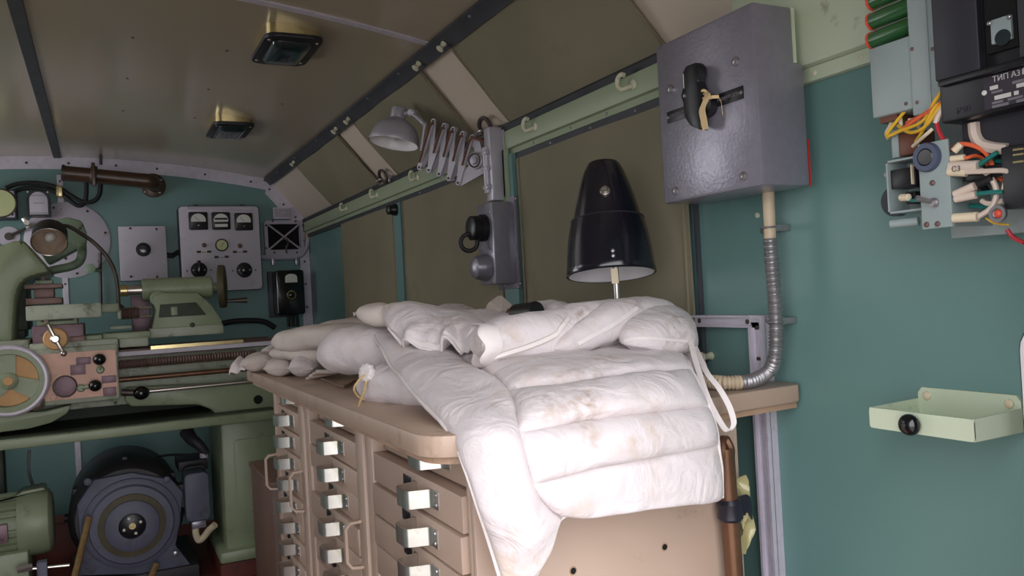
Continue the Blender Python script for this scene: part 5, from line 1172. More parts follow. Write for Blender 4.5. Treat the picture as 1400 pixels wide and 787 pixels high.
# ================================================================== generator, motor, boxes under the lathe
def generator():
    y = 3.42; c = AY(181, 718, y); s = 3.42/3.4*.00253
    t = thing('generator', 'large round grey generator with pulley under the lathe', 'generator', (c.x, 3.65, FL))
    ax_ = Vector((0, -1, 0))
    MB().lathe((c.x-.012, 3.98, c.z+.025), (0, -1, 0), [(.13, 0), (.19, .02), (.205, .05), (.205, .46), (.18, .50)], 40).build('body', 'machine_dark', t)
    pts = []
    for px, py in ((105, 690), (128, 655), (180, 645), (235, 655), (250, 672), (246, 712), (240, 745), (262, 772), (250, 782), (105, 786), (110, 745)): p = AY(px, py, 3.47); pts.append((p.x, p.z))
    MB().prism(pts, 'y', 3.46, 3.52, .006).build('end_shield', 'machine_grey', t)
    MB().lathe((c.x, 3.47, c.z), ax_, [(.175, 0), (.170, .018), (.156, .024)], 44).build('shield_ring', 'machine_grey', t)
    q = MB().lathe((c.x, y+.03, c.z), ax_, [(.148, -.02), (.150, 0), (.150, .012), (.144, .02), (.118, .022), (.116, .016)], 44).build('pulley', 'machine_grey', t)
    MB().lathe((c.x, y, c.z), ax_, [(.118, -.01), (.118, .002), (.096, .004), (.096, -.006)], 44).build('groove_ring', 'olive_ring', q)
    MB().lathe((c.x, y, c.z), ax_, [(.096, -.006), (.095, .010), (.090, .013), (.048, .014), (.046, .002)], 40).build('pulley_face', 'machine_grey', q)
    h = MB().lathe((c.x, y, c.z), ax_, [(.046, -.01), (.046, .006), (.043, .008)], 28).build('hub', 'black_plastic', q)
    screws(h, [(c.x+.031*math.cos(a), y-.008, c.z+.031*math.sin(a)) for a in (.35, 1.92, 3.5, 5.06)], (0, -1, 0), .006, 'dial_white', 'bolt')
    MB().lathe((c.x, y-.008, c.z), ax_, [(.012, 0), (.012, .004), (.007, .004), (.006, .001)], 16).build('shaft_end', 'brass', h)
    for k in range(3):
        a = (0.6, 1.57, 2.6)[k]; MB().box(c.x-.012+.205*math.cos(a)-.010, c.x-.012+.205*math.cos(a)+.010, 3.55, 3.62, c.z+.025+.205*math.sin(a)-.012, c.z+.025+.205*math.sin(a)+.012, .003).build('lug', 'machine_dark', t)
    for px, py in ((120, 658), (228, 655)): p = AY(px, py, 3.455); MB().lathe(p, ax_, [(.014, 0), (.014, .01), (.009, .013)], 8).build('bolt', 'machine_grey', t)
    f = MB(); f.box(c.x-.22, c.x+.23, 3.44, 3.92, FL, FL+.05, .004); f.build('base_frame', 'machine_dark', t)
    p = AY(240, 756, 3.44); MB().lathe((p.x, p.y, p.z), ax_, [(.012, 0), (.012, .008), (.008, .010)], 6).build('base_bolt', 'screw_steel', t)
    MB().cyl(AY(88, 708, 3.62), AY(112, 705, 3.62), .016, seg=12).build('shaft', 'rubber', t)
    # belts
    for i, (a, b, l) in enumerate((((122, 706), (99, 800), 'worn yellowish drive belt strand left of the generator pulley'), ((214, 770), (196, 815), 'worn yellowish drive belt strand under the generator pulley'))):
        p0 = AY(*a, 3.40); p1 = AY(*b, 3.36); d = (p1-p0); k = (FL+.004-p0.z)/d.z
        o = MB().tube([p0, p0+d*(k*.5), p0+d*k], .0115, 8).build('drive_belt', 'belt', o=p0+d*k); tag(o, l, 'belt', 'drive belts')
    # terminal box
    b = thing('junction_box', 'dark grey rounded junction box between generator and lathe pedestal', 'junction box', AY(270, 700, 3.5))
    x0, x1, z0, z1 = rectY(253, 646, 287, 712, 3.44); MB().prism(rr(x0, x1, z0, z1, .022), 'y', 3.44, 3.56, .006).build('case', 'machine_grey', b)
    MB().prism(rr(x0+.006, x1+.002, z0+.008, z1+.006, .022), 'y', 3.56, 3.60).build('rear_case', 'machine_dark', b)
    MB().box(c.x+.17, x0+.02, 3.50, 3.56, z0+.05, z1-.05).build('neck', 'machine_dark', b)
    x0, x1, z0, z1 = rectY(262, 712, 282, 722, 3.45); MB().box(x0, x1, 3.45, 3.53, z0, z1, .003).build('gland_plate', 'hammer_grey', b)
    MB().tube(spl([AY(267, 718, 3.47), AY(268, 730, 3.46), AY(272, 738, 3.46), AY(279, 733, 3.46), AY(286, 724, 3.45), AY(294, 717, 3.43)], 6), .013, 10).build('cable', 'cream', b)
    # pump behind
    p = thing('coolant_pump', 'pale green pump body with dark bracket behind the junction box', 'pump', AY(282, 700, 3.7))
    x0, x1, z0, z1 = rectY(270, 640, 296, 708, 3.68); x1 = .372; MB().box(x0, x1, 3.68, 3.85, z0, z1, .02).build('body', 'lathe_pale', p)
    x0, x1, z0, z1 = rectY(244, 628, 304, 642, 3.66); x1 = .374; MB().box(x0, x1, 3.66, 3.86, z0, z1, .003).build('bracket', 'machine_dark', p)
    q = AY(279, 628, 3.70); MB().cyl(q, q+Vector((0, 0, .035)), .017, seg=14).build('filler_cap', 'panel_grey', p)
    MB().tube(spl([AY(214, 624, 3.75), AY(238, 621, 3.72), AY(262, 622, 3.7), AY(285, 620, 3.72)], 6), .005, 8).build('cable', 'rubber', p)
    x0, x1, z0, z1 = rectY(284, 642, 290, FL, 3.7); MB().box(x0, x0+.03, 3.72, 3.8, FL, z0 if False else -.9).build('support_leg', 'machine_dark', p)
    o = MB().tube(spl([AY(255, 590, 3.76), AY(262, 600, 3.72), AY(272, 608, 3.70), AY(282, 620, 3.7)], 6), .028, 12, rf=lambda q: .030-.012*q).build('coolant_hose', 'machine_dark'); tag(o, 'dark hose dropping from the chip pan beside the lathe pedestal', 'hose')
generator()
def motor():
    y = 3.50; c = AY(50, 712, y); R = .118
    t = thing('electric_motor', 'green finned electric motor on the floor left of the generator', 'motor', (c.x-.1, y, FL))
    x1 = AY(75, 712, y).x; xm = AY(28, 712, y).x; z = c.z
    MB().lathe((xm-.004, y, z), (1, 0, 0), [(R, 0), (R*1.02, .01), (R*1.02, x1-xm-.035), (R*.97, x1-xm-.012), (R*.82, x1-xm), (R*.3, x1-xm+.002)], 40).build('fan_cover', 'lathe_green', t)
    MB().lathe((xm-.4, y, z), (1, 0, 0), [(R*.86, 0), (R*.86, .4)], 36).build('body', 'lathe_green', t)
    for k in range(26):
        a = 2*PI*k/26; d = Vector((0, math.cos(a), math.sin(a)))
        M = Matrix.Translation((xm-.2, y, z)) @ Matrix.Rotation(a, 4, 'X')
        MB().box(-.2, .198, R*.8, R*.985, -.003, .003, M=M).build('fin', 'lathe_green', t)
    MB().box(xm-.12, xm-.03, y-R-.004, y-R*.8, z-.035, z+.03, .002).build('name_plate', 'plate_purple', t)
    MB().box(xm-.38, xm+.03, y-.14, y+.14, FL+.045, z-R*.6, .006).build('foot', 'lathe_green', t)
    MB().box(xm-.42, xm+.09, y-.17, y+.17, FL, FL+.045, .003).build('red_base', 'red_floor', t)
    MB().prism([(xm-.30, z+R*.8), (xm-.02, z+R*.9), (xm+.015, z+R*1.06), (x1-.03, z+R*1.1), (x1-.02, z+R*1.02), (xm-.02, z+R*.85), (xm-.3, z+R*.6)], 'y', y-.05, y+.05, .003).build('cover_lip', 'lathe_green', t)
    MB().tube(spl([AY(40, 615, 3.75), AY(39, 640, 3.75), AY(44, 660, 3.72), AY(52, 672, 3.66)], 6), .006, 8).build('cable', 'hose_metal', t)
    o = thing('tension_screw', 'horizontal steel tension screw and bracket on the floor by the motor', 'bolt', AY(50, 790, 3.28))
    a = AY(24, 779, 3.30); b = AY(95, 772, 3.30); MB().cyl(a, b, .006, seg=10).build('screw', 'steel', o); MB().cyl(a, a+Vector((.045, 0, .002)), .013, seg=6).build('head', 'screw_steel', o)
    p = AY(58, 775, 3.30); MB().box(p.x-.016, p.x+.016, 3.28, 3.32, FL, p.z+.022, .003).build('bracket', 'machine_grey', o)
motor()
r_ = thing('red_beam', 'dark red painted base beam on the floor behind the motor', 'beam', (.0, 3.9, FL)); MB().box(-.75, .24, 3.97, 4.04, FL, -.87, .004).build('web', 'red_floor', r_); MB().box(-.75, .24, 3.94, 4.07, -.87, -.86, .002).build('flange', 'red_floor', r_)
# cable along wall beside the meter box
o = MB().tube(spl([AY(304, 442, W-.02), AY(320, 439, W-.02), AY(345, 438, W-.02), AY(362, 440, W-.02), AY(376, 448, W-.02)], 6), .014, 10).build('wall_cable', 'rubber'); tag(o, 'thick black cable along the end wall below the meter box', 'cable')

# ================================================================== white sandbags on the bench
def gridsurf(rows):
    R = len(rows); Cn = len(rows[0])
    def S(u, v):
        col = [Vector([crv([rows[r][c][k] for c in range(Cn)], u) for k in range(3)]) for r in range(R)]
        return Vector([crv([p[k] for p in col], v) for k in range(3)])
    return S
def sheet(name, rows, puff, mat_, parent=None, nu=60, nv=60, t0=.004, back=.35, ruff=None, wr=.002, seed=0, wf=14, hemf=None):
    """closed cushion: a surface through measured points, swollen by puff(u,v) on the open side"""
    S = gridsurf(rows); g = [[S(i/nu, j/nv) for i in range(nu+1)] for j in range(nv+1)]
    N = [[None]*(nu+1) for _ in range(nv+1)]
    for j in range(nv+1):
        for i in range(nu+1):
            a = g[j][min(i+1, nu)]-g[j][max(i-1, 0)]; b = g[min(j+1, nv)][i]-g[max(j-1, 0)][i]; n = a.cross(b)
            n.normalize(); N[j][i] = n
    sg = sum(N[j][i].z-N[j][i].dot(g[j][i].normalized()) for j in range(0, nv+1, 5) for i in range(0, nu+1, 5))
    if sg < 0: N = [[-n for n in r] for r in N]
    top = []; bot = []
    for j in range(nv+1):
        for i in range(nu+1):
            u, v = i/nu, j/nv; p = puff(u, v); w_ = wr*1.3*noise.noise(g[j][i]*wf+Vector((seed, 0, 0)))+wr*.6*noise.noise(g[j][i]*wf*2.7+Vector((0, seed, 0)))
            r_ = ruff(u, v) if ruff else 0
            top.append(g[j][i]+N[j][i]*(t0/2+p+w_+r_)); bot.append(g[j][i]-N[j][i]*(t0/2+p*back)+N[j][i]*(w_*.3+r_))
    n = len(top); f = []
    idx = lambda i, j: j*(nu+1)+i
    for j in range(nv):
        for i in range(nu):
            f.append((idx(i, j), idx(i+1, j), idx(i+1, j+1), idx(i, j+1))); f.append((n+idx(i, j), n+idx(i, j+1), n+idx(i+1, j+1), n+idx(i+1, j)))
    for i in range(nu):
        for j in (0, nv): f.append((idx(i, j), idx(i+1, j), n+idx(i+1, j), n+idx(i, j)))
    for j in range(nv):
        for i in (0, nu): f.append((idx(i, j), idx(i, j+1), n+idx(i, j+1), n+idx(i, j)))
    o = MB().add(top+bot, f).build(name, mat_, parent, sharp=60)
    return o, (lambda i, j: top[idx(i, j)])
def arch(s, k=2.4, e=.55): return max(0, 1-abs(2*s-1)**k)**e
def seams(parent, at, pts, r=.0016, name='seam', m='cloth_plain'):
    return MB().tube([at(*p) for p in pts], r, 6).build(name, m, parent)
GY = lambda rows: [[AY(*p) for p in r] for r in rows]

def quilt():
    rows = GY([
        [(506, 452, 1.50), (560, 468, 1.42), (610, 474, 1.36), (720, 478, 1.26), (830, 474, 1.20), (925, 468, 1.17)],
        [(533, 497, 1.30), (585, 497, 1.25), (640, 500, 1.18), (735, 500, 1.10), (840, 494, 1.06), (936, 490, 1.04)],
        [(566, 540, 1.13), (625, 538, 1.07), (696, 535, .985), (775, 526, .945), (855, 517, .94), (944, 507, .955)],
        [(615, 592, .965), (660, 592, .915), (710, 594, .892), (795, 577, .885), (880, 567, .885), (968, 556, .905)],
        [(640, 645, .915), (684, 652, .885), (727, 660, .878), (815, 638, .875), (900, 623, .878), (982, 609, .895)],
        [(662, 715, .905), (706, 715, .885), (748, 692, .885), (828, 686, .885), (910, 676, .885), (985, 664, .893)]])
    # tail: the left column hangs lower than the tubes
    tail = [(697, 836, .915), (738, 766, .905), (769, 706, .892), (832, 699, .888), (911, 689, .887), (985, 677, .896)]
    rows.append([AY(*p) for p in tail])
    rows = [r for r in rows]
    # rows at v = 0, 1/6 ... 1 ; tubes split at rows 2, 3, 4 (and the hem)
    uc = .4
    cuts = [0, .333, .5, .667, .99]
    def sag(s): return (max(s, 0)**.62)*(max(1-s, 0)**.38)/.52
    def puff(u, v):
        edge = min(1, (1-v)/.03+.15)*min(1, v/.05+.2)
        if u < uc: return .017*arch(u/uc, 3.2, .55)*edge
        q = .019*arch((u-uc)/(1-uc), 5, .6)
        for a, b in zip(cuts, cuts[1:]):
            if a <= v <= b: return q*sag((v-a)/(b-a))
        return .001
    t = thing('quilted_sandbag', 'large white quilted sandbag draped over the end of the bench', 'sandbag', (.6, 1.0, -.5))
    o, at = sheet('bag', rows, puff, 'cloth', t, 110, 150, .006, .15, wr=.004, seed=2, wf=12)
    nu, nv = 110, 150
    seams(t, at, [(0, j) for j in range(0, nv+1, 2)], .0035, 'edge_seam')
    seams(t, at, [(i, nv) for i in range(0, nu+1, 2)], .0022, 'edge_seam')
    seams(t, at, [(nu, j) for j in range(20, nv+1, 2)], .0025, 'edge_seam')
    return at
quilt()

def tubebag(name, pts, w, h, mat_='cloth', parent=None, seg=28, n=40, wr=.004, seed=0, pinch=(.5, .5), sq=2.3, roll=0):
    """filled bag: elliptical sections along a path; w, h half sizes (m) along it; ends close to seams"""
    P = spl(pts, 12); m = len(P); acc = [0]
    for i in range(m-1): acc.append(acc[-1]+(P[i+1]-P[i]).length)
    L = acc[-1]; vs = []; fs = []; upv = Vector((0, 0, 1))
    def pos(s):
        s *= L; i = 0
        while i < m-2 and acc[i+1] < s: i += 1
        return P[i].lerp(P[i+1], (s-acc[i])/max(1e-9, acc[i+1]-acc[i]))
    for k in range(n+1):
        q = k/n; s = .5-.5*math.cos(PI*q) if True else q
        p = pos(s); t = (pos(min(1, s+.02))-pos(max(0, s-.02))).normalized()
        sd = t.cross(upv).normalized(); up = sd.cross(t).normalized()
        if roll: sd, up = sd*math.cos(roll)+up*math.sin(roll), up*math.cos(roll)-sd*math.sin(roll)
        ea = min(1, s/.16); eb = min(1, (1-s)/.16); fa = pinch[0]+(1-pinch[0])*math.sqrt(max(0, 1-(1-ea)**2)); fb = pinch[1]+(1-pinch[1])*math.sqrt(max(0, 1-(1-eb)**2))
        W_ = crv(w, s)*fa*fb; H_ = crv(h, s)*(.06+.94*math.sqrt(max(0, 1-(1-ea)**2)))*(.06+.94*math.sqrt(max(0, 1-(1-eb)**2)))
        for j in range(seg):
            a = 2*PI*j/seg; ca, sa = math.cos(a), math.sin(a)
            cx = math.copysign(abs(ca)**(2/sq), ca); cy = math.copysign(abs(sa)**(2/sq), sa)
            v = p+sd*(W_*cx)+up*(H_*cy); d = (v-p); dl = d.length or 1
            v = v+d/dl*(wr*noise.noise(v*16+Vector((seed, seed, 0)))+wr*.5*noise.noise(v*45+Vector((0, seed, 0))))
            vs.append(v)
    for k in range(n):
        for j in range(seg): fs.append((k*seg+j, k*seg+(j+1) % seg, (k+1)*seg+(j+1) % seg, (k+1)*seg+j))
    fs += [tuple(range(seg-1, -1, -1)), tuple(n*seg+j for j in range(seg))]
    return MB().add(vs, fs).build(name, mat_, parent, sharp=70)
def tie(c, d, r, parent, L=.03):
    r *= .72; L *= .75           # gathered, tied bag mouth
    c = Vector(c); d = Vector(d).normalized(); a = d.orthogonal().normalized(); b = d.cross(a); vs = []; fs = []; seg = 36; pr = [(.45, 0), (.5, .25), (.9, .5), (1.0, .75), (.85, 1.0), (.3, .95)]
    for rr_, hh in pr:
        for k in range(seg):
            q = 2*PI*k/seg; R_ = r*rr_*(1+.10*math.cos(q*11)*min(1, hh*1.5)); vs.append(c+d*(hh*L)+(a*math.cos(q)+b*math.sin(q))*R_)
    for i in range(len(pr)-1):
        for k in range(seg): fs.append((i*seg+k, i*seg+(k+1) % seg, (i+1)*seg+(k+1) % seg, (i+1)*seg+k))
    fs.append(tuple((len(pr)-1)*seg+k for k in range(seg)))
    MB().add(vs, fs).build('gathered_mouth', 'cloth_plain', parent, sharp=80)
    k = MB(); ring_tube(k, c+d*.004, d, r*.52, .002, 16, 6); k.build('tie_cord', 'rope', parent)
G = 'white sandbags piled on the bench'
PX = lambda n_, d=1.25: n_*d/FPX
def band(parent, ob, pix, name, w_=.0055, m='cloth_plain', line=False):   # stitched tape lying on a bag's surface
    b = bvh(ob); P = [p for p in (hit(b, q.x, q.y) for q in spl([(x, y, 0) for x, y in pix], 8)) if p is not None]
    if len(P) < 3: return
    if line: return MB().tube(P, w_, 5).build(name, m, parent)
    return MB().strip(P, [((P[min(i+1, len(P)-1)]-P[max(i-1, 0)]).cross(P[i])).normalized() for i in range(len(P))], w_, .0016).build(name, m, parent)
# long folded bag on top, with open cuff at its left end
def folded_bag():
    t = thing('folded_sandbag', 'long white sandbag with open cuff lying on top of the pile', 'sandbag', AY(760, 480, 1.12), G)
    pts = [AY(646, 469, 1.115), AY(690, 464, 1.11), AY(745, 458, 1.105), AY(800, 448, 1.11), AY(850, 440, 1.13), AY(900, 436, 1.15)]
    bo = tubebag('bag', pts, [PX(40)]*6, [PX(30), PX(33), PX(36), PX(36), PX(30), PX(16)], 'cloth', t, 32, 60, .005, 4, (.95, .6), 2.2)
    # cuff: flared open hem
    c = AY(652, 470, 1.11); ax_ = (AY(640, 470, 1.12)-AY(690, 464, 1.11)).normalized(); sd = ax_.cross(Vector((0, 0, 1))).normalized(); up = sd.cross(ax_).normalized()
    vs = []; fs = []; seg = 40
    prof = [(.93, -.028), (1.0, -.012), (1.05, 0), (1.0, .0025), (.94, -.010), (.6, -.02)]
    for r_, h_ in prof:
        for k in range(seg):
            q = 2*PI*k/seg; wv = .004*math.sin(q*5+1)*(1 if h_ > -.02 else .2)
            vs.append(c+ax_*(h_+wv)+sd*(PX(38)*r_*math.cos(q))+up*(PX(29)*r_*math.sin(q)*(1+.08*math.sin(3*q))))
    for i in range(len(prof)-1):
        for k in range(seg): fs.append((i*seg+k, i*seg+(k+1) % seg, (i+1)*seg+(k+1) % seg, (i+1)*seg+k))
    MB().add(vs, fs).build('cuff', 'cloth_plain', t, sharp=60)
    # stitched bands on the visible side
    band(t, bo, [(662, 493), (690, 484), (725, 473), (757, 459), (768, 447), (778, 434)], 'stitched_band')
    for k in (-4, 4): band(t, bo, [(664, 491+k), (690, 484+k), (725, 473+k), (757, 459+k), (768+k, 447), (778+k, 434)], 'stitching', .0009, 'cloth_dirty', True)
folded_bag()
def twist_bag():
    t = thing('twisted_sandbag', 'white sandbag folded over the long bag beneath the black lamp hood', 'sandbag', AY(830, 470, 1.13), G)
    pts = [AY(752, 476, 1.075), AY(795, 458, 1.075), AY(840, 436, 1.09), AY(890, 424, 1.12), AY(925, 430, 1.15)]
    bo = tubebag('bag', pts, [PX(24), PX(30), PX(32), PX(30), PX(16)], [PX(15), PX(24), PX(26), PX(20), PX(12)], 'cloth', t, 28, 44, .005, 9, (.5, .6))
    band(t, bo, [(790, 470), (818, 455), (840, 443), (858, 430), (872, 420)], 'stitched_band', .006)
twist_bag()
def end_cushion():
    t = thing('cushion_sandbag', 'plump white sandbag with strap loop at the right end of the pile', 'sandbag', AY(895, 485, 1.06), G)
    rows = GY([[(846, 447, 1.10), (872, 428, 1.12), (905, 424, 1.13), (930, 432, 1.13), (945, 452, 1.12)],
               [(846, 458, 1.055), (872, 458, 1.045), (905, 456, 1.045), (930, 458, 1.05), (946, 464, 1.06)],
               [(848, 468, 1.05), (872, 480, 1.035), (905, 486, 1.035), (930, 484, 1.045), (944, 474, 1.06)]])
    o, at = sheet('bag', rows, lambda u, v: .026*arch(u, 2.2, .55)*arch(v, 2.2, .5), 'cloth', t, 44, 36, .006, .9, wr=.003, seed=5)
    band(t, o, [(853, 466), (865, 463), (885, 462), (905, 463), (925, 465), (940, 466)], 'edge_seam', .004)
    # strap loop hanging over the edge
    lp = [(944, 466, 1.02), (948, 482, .99), (956, 510, .95), (968, 545, .915), (982, 572, .905), (994, 588, .905), (1003, 580, .905), (998, 558, .91), (984, 532, .925), (968, 512, .95), (958, 492, .985), (950, 474, 1.02)]
    MB().strip(spl([AY(*p) for p in lp], 6), RT*.8+UP*.25, .010, .0022).build('strap_loop', 'cloth_plain', t)
    tubebag('bag_corner', [AY(930, 478, 1.10), AY(945, 492, 1.08), AY(962, 506, 1.08)], [PX(14), PX(15), PX(8)], [PX(14), PX(16), PX(9)], 'cloth', t, 16, 16, .004, 3)
end_cushion()
# bag with stitched wavy hem, left of the cuff
def hem_bag():
    t = thing('hemmed_sandbag', 'flattened white sandbag with wavy stitched hem left of the open cuff', 'sandbag', AY(590, 478, 1.3), G)
    rows = GY([[(520, 424, 1.46), (560, 418, 1.44), (600, 424, 1.40), (640, 436, 1.34), (668, 446, 1.28)],
               [(525, 430, 1.42), (563, 434, 1.36), (600, 446, 1.31), (635, 450, 1.27), (662, 456, 1.24)],
               [(528, 437, 1.40), (556, 458, 1.32), (595, 466, 1.27), (630, 462, 1.24), (655, 468, 1.20)],
               [(530, 442, 1.39), (550, 470, 1.31), (592, 478, 1.25), (628, 474, 1.21), (650, 484, 1.18)]])
    def ruff(u, v): return .013*max(0, (v-.55)/.45)*(math.sin(u*21+.6)+.5*math.sin(u*37+v*3))*min(1, u/.1)
    o, at = sheet('bag', rows, lambda u, v: .022*arch(u, 3, .5)*(arch(v/.93, 2.2, .6) if v < .93 else 0), 'cloth', t, 80, 50, .005, .5, ruff, .003, 7)
    hb = MB(); q0 = [at(i, j)*.9985 for j in (44, 47, 50) for i in range(81)]
    hb.add(q0, [(r*81+i, r*81+i+1, (r+1)*81+i+1, (r+1)*81+i) for r in (0, 1) for i in range(80)]); hb.build('hem_band', 'cloth_plain', t)
    hb = MB(); q0 = [at(i, j)*.9985 for i in (0, 3, 5) for j in range(51)]
    hb.add(q0, [(r*51+j, r*51+j+1, (r+1)*51+j+1, (r+1)*51+j) for r in (0, 1) for j in range(50)]); hb.build('hem_band', 'cloth_plain', t)
    seams(t, at, [(i, 50) for i in range(81)], .0022, 'hem_edge'); seams(t, at, [(i, 45) for i in range(81)], .0009, 'hem_stitching', 'cloth_dirty')
    seams(t, at, [(0, j) for j in range(51)], .0022, 'hem_edge')
hem_bag()
def add_bag(name, label, pts, w, h, m='cloth', seed=0, pinch=(.5, .5), tied=None, **k):
    P3 = [AY(*p) for p in pts]; t = thing(name, label, 'sandbag', P3[len(P3)//2]+Vector((0, 0, -max(h))), G)
    tubebag('bag', P3, w, h, m, t, seed=seed, pinch=pinch, wr=.0065, n=52, seg=36, **k)
    if tied: tie(*tied, t)
    return t
add_bag('sandbag', 'grubby white sandbag tip with frayed corner above the hemmed bag', [(484, 429, 1.52), (502, 426, 1.50), (522, 432, 1.46), (548, 440, 1.44)], [PX(8, 1.5), PX(22, 1.5), PX(26, 1.5), PX(20, 1.5)], [PX(4, 1.5), PX(10, 1.5), PX(15, 1.5), PX(12, 1.5)], 'cloth_dirty', 3, (.25, .7))
t = add_bag('sandbag', 'rounded white sandbag with knotted mouth above the string-tied bag', [(456, 482, 1.62), (480, 478, 1.56), (520, 478, 1.50), (570, 482, 1.42)], [PX(30, 1.65), PX(40, 1.6), PX(42, 1.6), PX(36, 1.5)], [PX(27, 1.65), PX(33, 1.6), PX(33, 1.6), PX(22, 1.5)], seed=11, pinch=(.6, .6))
tie(AY(459, 482, 1.60), (-1, -.25, -.05), .030, t, .035)
t = add_bag('sandbag', 'white sandbag tied with a loose string lying on the bench edge', [(500, 524, 1.40), (530, 527, 1.36), (575, 527, 1.28), (630, 530, 1.18)], [PX(30, 1.45), PX(42, 1.4), PX(46, 1.35), PX(36, 1.3)], [PX(24, 1.45), PX(30, 1.4), PX(30, 1.35), PX(22, 1.3)], seed=17, pinch=(.7, .6))
tie(AY(512, 511, 1.34), (-1, -.5, .25), .022, t, .032)
MB().tube(spl([AY(500, 511, 1.33), AY(490, 520, 1.33), AY(484, 531, 1.33), AY(489, 541, 1.34), AY(498, 546, 1.34)], 6), .0018, 6).build('string', 'rope', t)
MB().tube(spl([AY(502, 514, 1.33), AY(499, 532, 1.32), AY(493, 547, 1.31), AY(488, 561, 1.29)], 6), .0019, 6).build('string', 'rope', t)
add_bag('sandbag', 'flat dirty white sandbag with squared corner at the far end of the pile', [(388, 466, 2.0), (415, 463, 1.95), (450, 460, 1.88), (490, 458, 1.8)], [PX(30, 2), PX(42, 2), PX(42, 2), PX(36, 2)], [PX(13, 2), PX(16, 2), PX(17, 2), PX(16, 1.9)], 'cloth_dirty', 21, (.85, .7), sq=3.2)
add_bag('sandbag', 'flat dirty sandbag lying under the squared one near the far bench end', [(385, 480, 2.02), (420, 480, 1.95), (455, 484, 1.88)], [PX(26, 2), PX(36, 2), PX(30, 2)], [PX(10, 2), PX(12, 2), PX(12, 2)], 'cloth_dirty', 22, (.8, .7))
add_bag('sandbag', 'flat sandbag at the back of the far pile against the wall curtain', [(425, 454, 2.1), (460, 450, 2.05), (500, 448, 1.98), (540, 452, 1.9)], [PX(20, 2.2)]*4, [PX(8, 2.2), PX(11, 2.2), PX(11, 2.2), PX(9, 2.1)], 'cloth_dirty', 23, (.8, .7), sq=3)
# small pillows stacked at the bench end
for i, (px, py, hw, hh, y, tilt, lab) in enumerate((
    (386, 500, 20, 13, 2.02, 0, 'small white sandbag at the bench edge, below the three upper small bags'),
    (418, 499, 19, 13.5, 1.90, 0, 'small stained sandbag at the bench edge beside the round knotted bag'),
    (398, 486, 18, 10, 2.10, -.1, 'small sandbag lying on top of the two edge bags'),
    (431, 484, 15, 9, 1.98, 0, 'small sandbag tucked under the knotted mouth of the round bag'),
    (356, 493, 23, 12, 2.17, .12, 'small white sandbag nearest the far bench corner'),
    (372, 480, 14, 9, 2.22, .3, 'small crumpled sandbag leaning on the far flat bag'))):
    d = y*1.0; t = thing('small_sandbag', lab, 'sandbag', AY(px, py+hh, y), 'small sandbags at the far bench end')
    c = AY(px, py, y); k = .5*1.0
    W_ = hw/FPX*(c.dot(FW)); H_ = hh/FPX*(c.dot(FW))
    du = RT*math.cos(tilt)+UP*math.sin(tilt); dv = Vector((.45, .89, .05))
    vs = []; fs = []; n = 18
    for s in (1, -1):
        for j in range(n+1):
            for i2 in range(n+1):
                u, v = -1+2*i2/n, -1+2*j/n; th_ = (max(0, 1-abs(u)**2.6)**.55)*(max(0, 1-abs(v)**2.6)**.55)
                q = c+du*(W_*u*(1-.12*v*v))+dv*(.055*v*(1-.12*u*u))+Vector((0, 0, s*H_*th_)); q += Vector((0, 0, .004*noise.noise(q*40)))
                vs.append(q)
    m2 = (n+1)**2
    for s in (0, 1):
        for j in range(n):
            for i2 in range(n): a = s*m2+j*(n+1)+i2; fs.append((a, a+1, a+n+2, a+n+1))
    MB().add(vs, fs).build('bag', 'cloth' if i % 2 else 'cloth_dirty', t, sharp=80)
    e = [vs[j] for j in range(n+1)]; MB().tube([p+Vector((0, 0, .0)) for p in e], .0022, 6).build('edge_seam', 'cloth_dirty', t)
# draped rag at the far corner
vs = []; fs = []; n = 10; pA, pB, pC, pD = AY(312, 510, 2.24), AY(324, 492, 2.26), AY(342, 503, 2.2), AY(335, 492, 2.26)
rows = [[AY(325, 490, 2.28), AY(336, 490, 2.27), AY(346, 494, 2.24)], [AY(318, 500, 2.25), AY(328, 500, 2.23), AY(340, 502, 2.2)], [AY(313, 512, 2.23), AY(322, 508, 2.22), AY(334, 507, 2.19)]]
o, at = sheet('white_rag', rows, lambda u, v: .006*arch(u)*arch(v), 'cloth_plain', None, 20, 20, .003, .3, lambda u, v: .006*math.sin(u*9)); tag(o, 'folded white rag hanging over the far bench corner', 'rag')
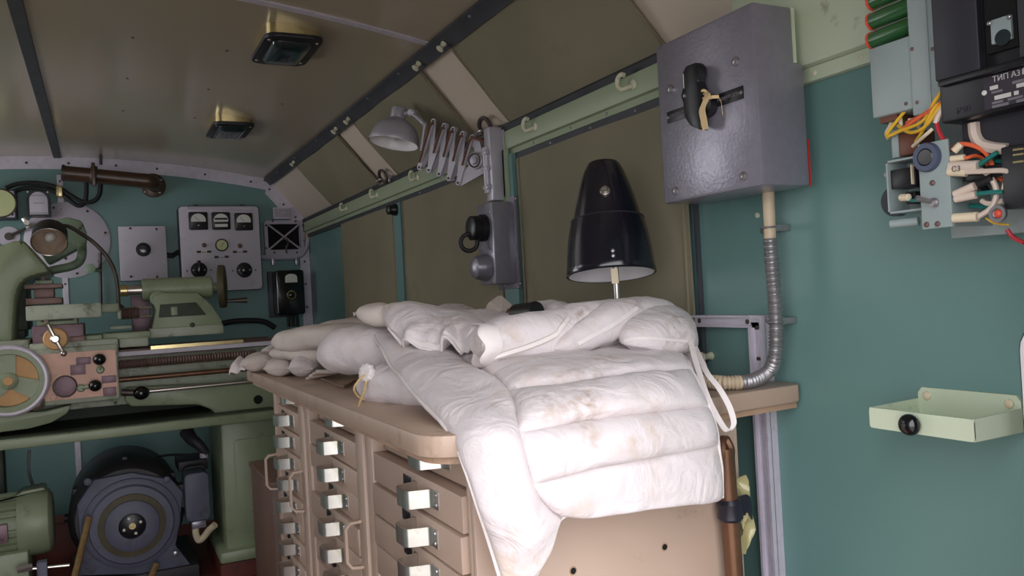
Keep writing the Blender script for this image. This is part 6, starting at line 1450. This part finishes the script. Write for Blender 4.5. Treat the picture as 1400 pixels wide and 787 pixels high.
# coil of cord
t = thing('cord_coil', 'grey brown coil of cord on the bench in front of the small bags', 'cord', AZ(442, 512, -.172))
for k in range(4):
    c = AZ(442+k*3-4, 513-k*1.5, -.166+.004*k); m = MB(); ring_tube(m, c, (.1*k-.15, .1, 1), .030-.003*k, .0045, 28, 7); m.build('turn', 'cloth_dirty' if k % 2 else 'bench_top', t)
c = AZ(448, 522, -.168); MB().tube(spl([AZ(440, 518, -.164), AZ(452, 522, -.166), AZ(470, 528, -.168), AZ(486, 520, -.168)], 5), .003, 6).build('loose_end', 'bench_dark', t)
# things peeking out behind the pile
add_bag('sandbag', 'pale sandbag lying behind the hemmed bag next to the teal upright', [(585, 432, 1.75), (615, 428, 1.72), (645, 432, 1.68)], [PX(34, 1.8)]*3, [PX(9, 1.8), PX(12, 1.8), PX(9, 1.8)], 'cloth', 31, (.8, .8))
add_bag('sandbag', 'pale sandbag filling the back of the pile under the hemmed bag', [(560, 458, 1.62), (620, 456, 1.55), (690, 456, 1.45), (760, 452, 1.36), (830, 450, 1.30)], [PX(40, 1.7)]*5, [PX(26, 1.8), PX(30, 1.8), PX(28, 1.7), PX(26, 1.5), PX(24, 1.5)], 'cloth', 32, (.8, .8))
add_bag('sandbag', 'white sandbag corner rising behind the black roll', [(722, 428, 1.40), (745, 424, 1.38), (765, 422, 1.34), (778, 424, 1.32)], [PX(20, 1.5)]*4, [PX(12, 1.5), PX(15, 1.5), PX(13, 1.5), PX(8, 1.5)], 'cloth', 33, (.8, .5))
t = thing('cloth_corner', 'stiff beige cloth corner standing up behind the pile', 'cloth', AY(686, 430, 1.5))
q = [AY(664, 434, 1.5), AY(673, 414, 1.52), AY(686, 404, 1.53), AY(702, 418, 1.5), AY(706, 432, 1.48)]
MB().add([p+Vector((0, yy, 0)) for yy in (0, .02) for p in q]+[AY(686, 424, 1.47)], [(0, 1, 10), (1, 2, 10), (2, 3, 10), (3, 4, 10), (4, 0, 10), (9, 8, 7, 6, 5), (0, 5, 6, 1), (1, 6, 7, 2), (2, 7, 8, 3), (3, 8, 9, 4), (4, 9, 5, 0)]).build('flap', 'cloth_dirty', t, sharp=20)
t = thing('tape_roll', 'dark roll with brown core end lying behind the pile', 'roll', AY(722, 432, 1.36))
a, b = AY(705, 428, 1.42), AY(734, 426, 1.34); MB().lathe(a, b-a, [(.012, 0), (.018, .004), (.020, (b-a).length-.004), (.016, (b-a).length)], 20).build('roll', 'black_plastic', t); MB().lathe(a, a-b, [(.011, -.01), (.011, .02)], 14).build('core', 'brown_part', t)
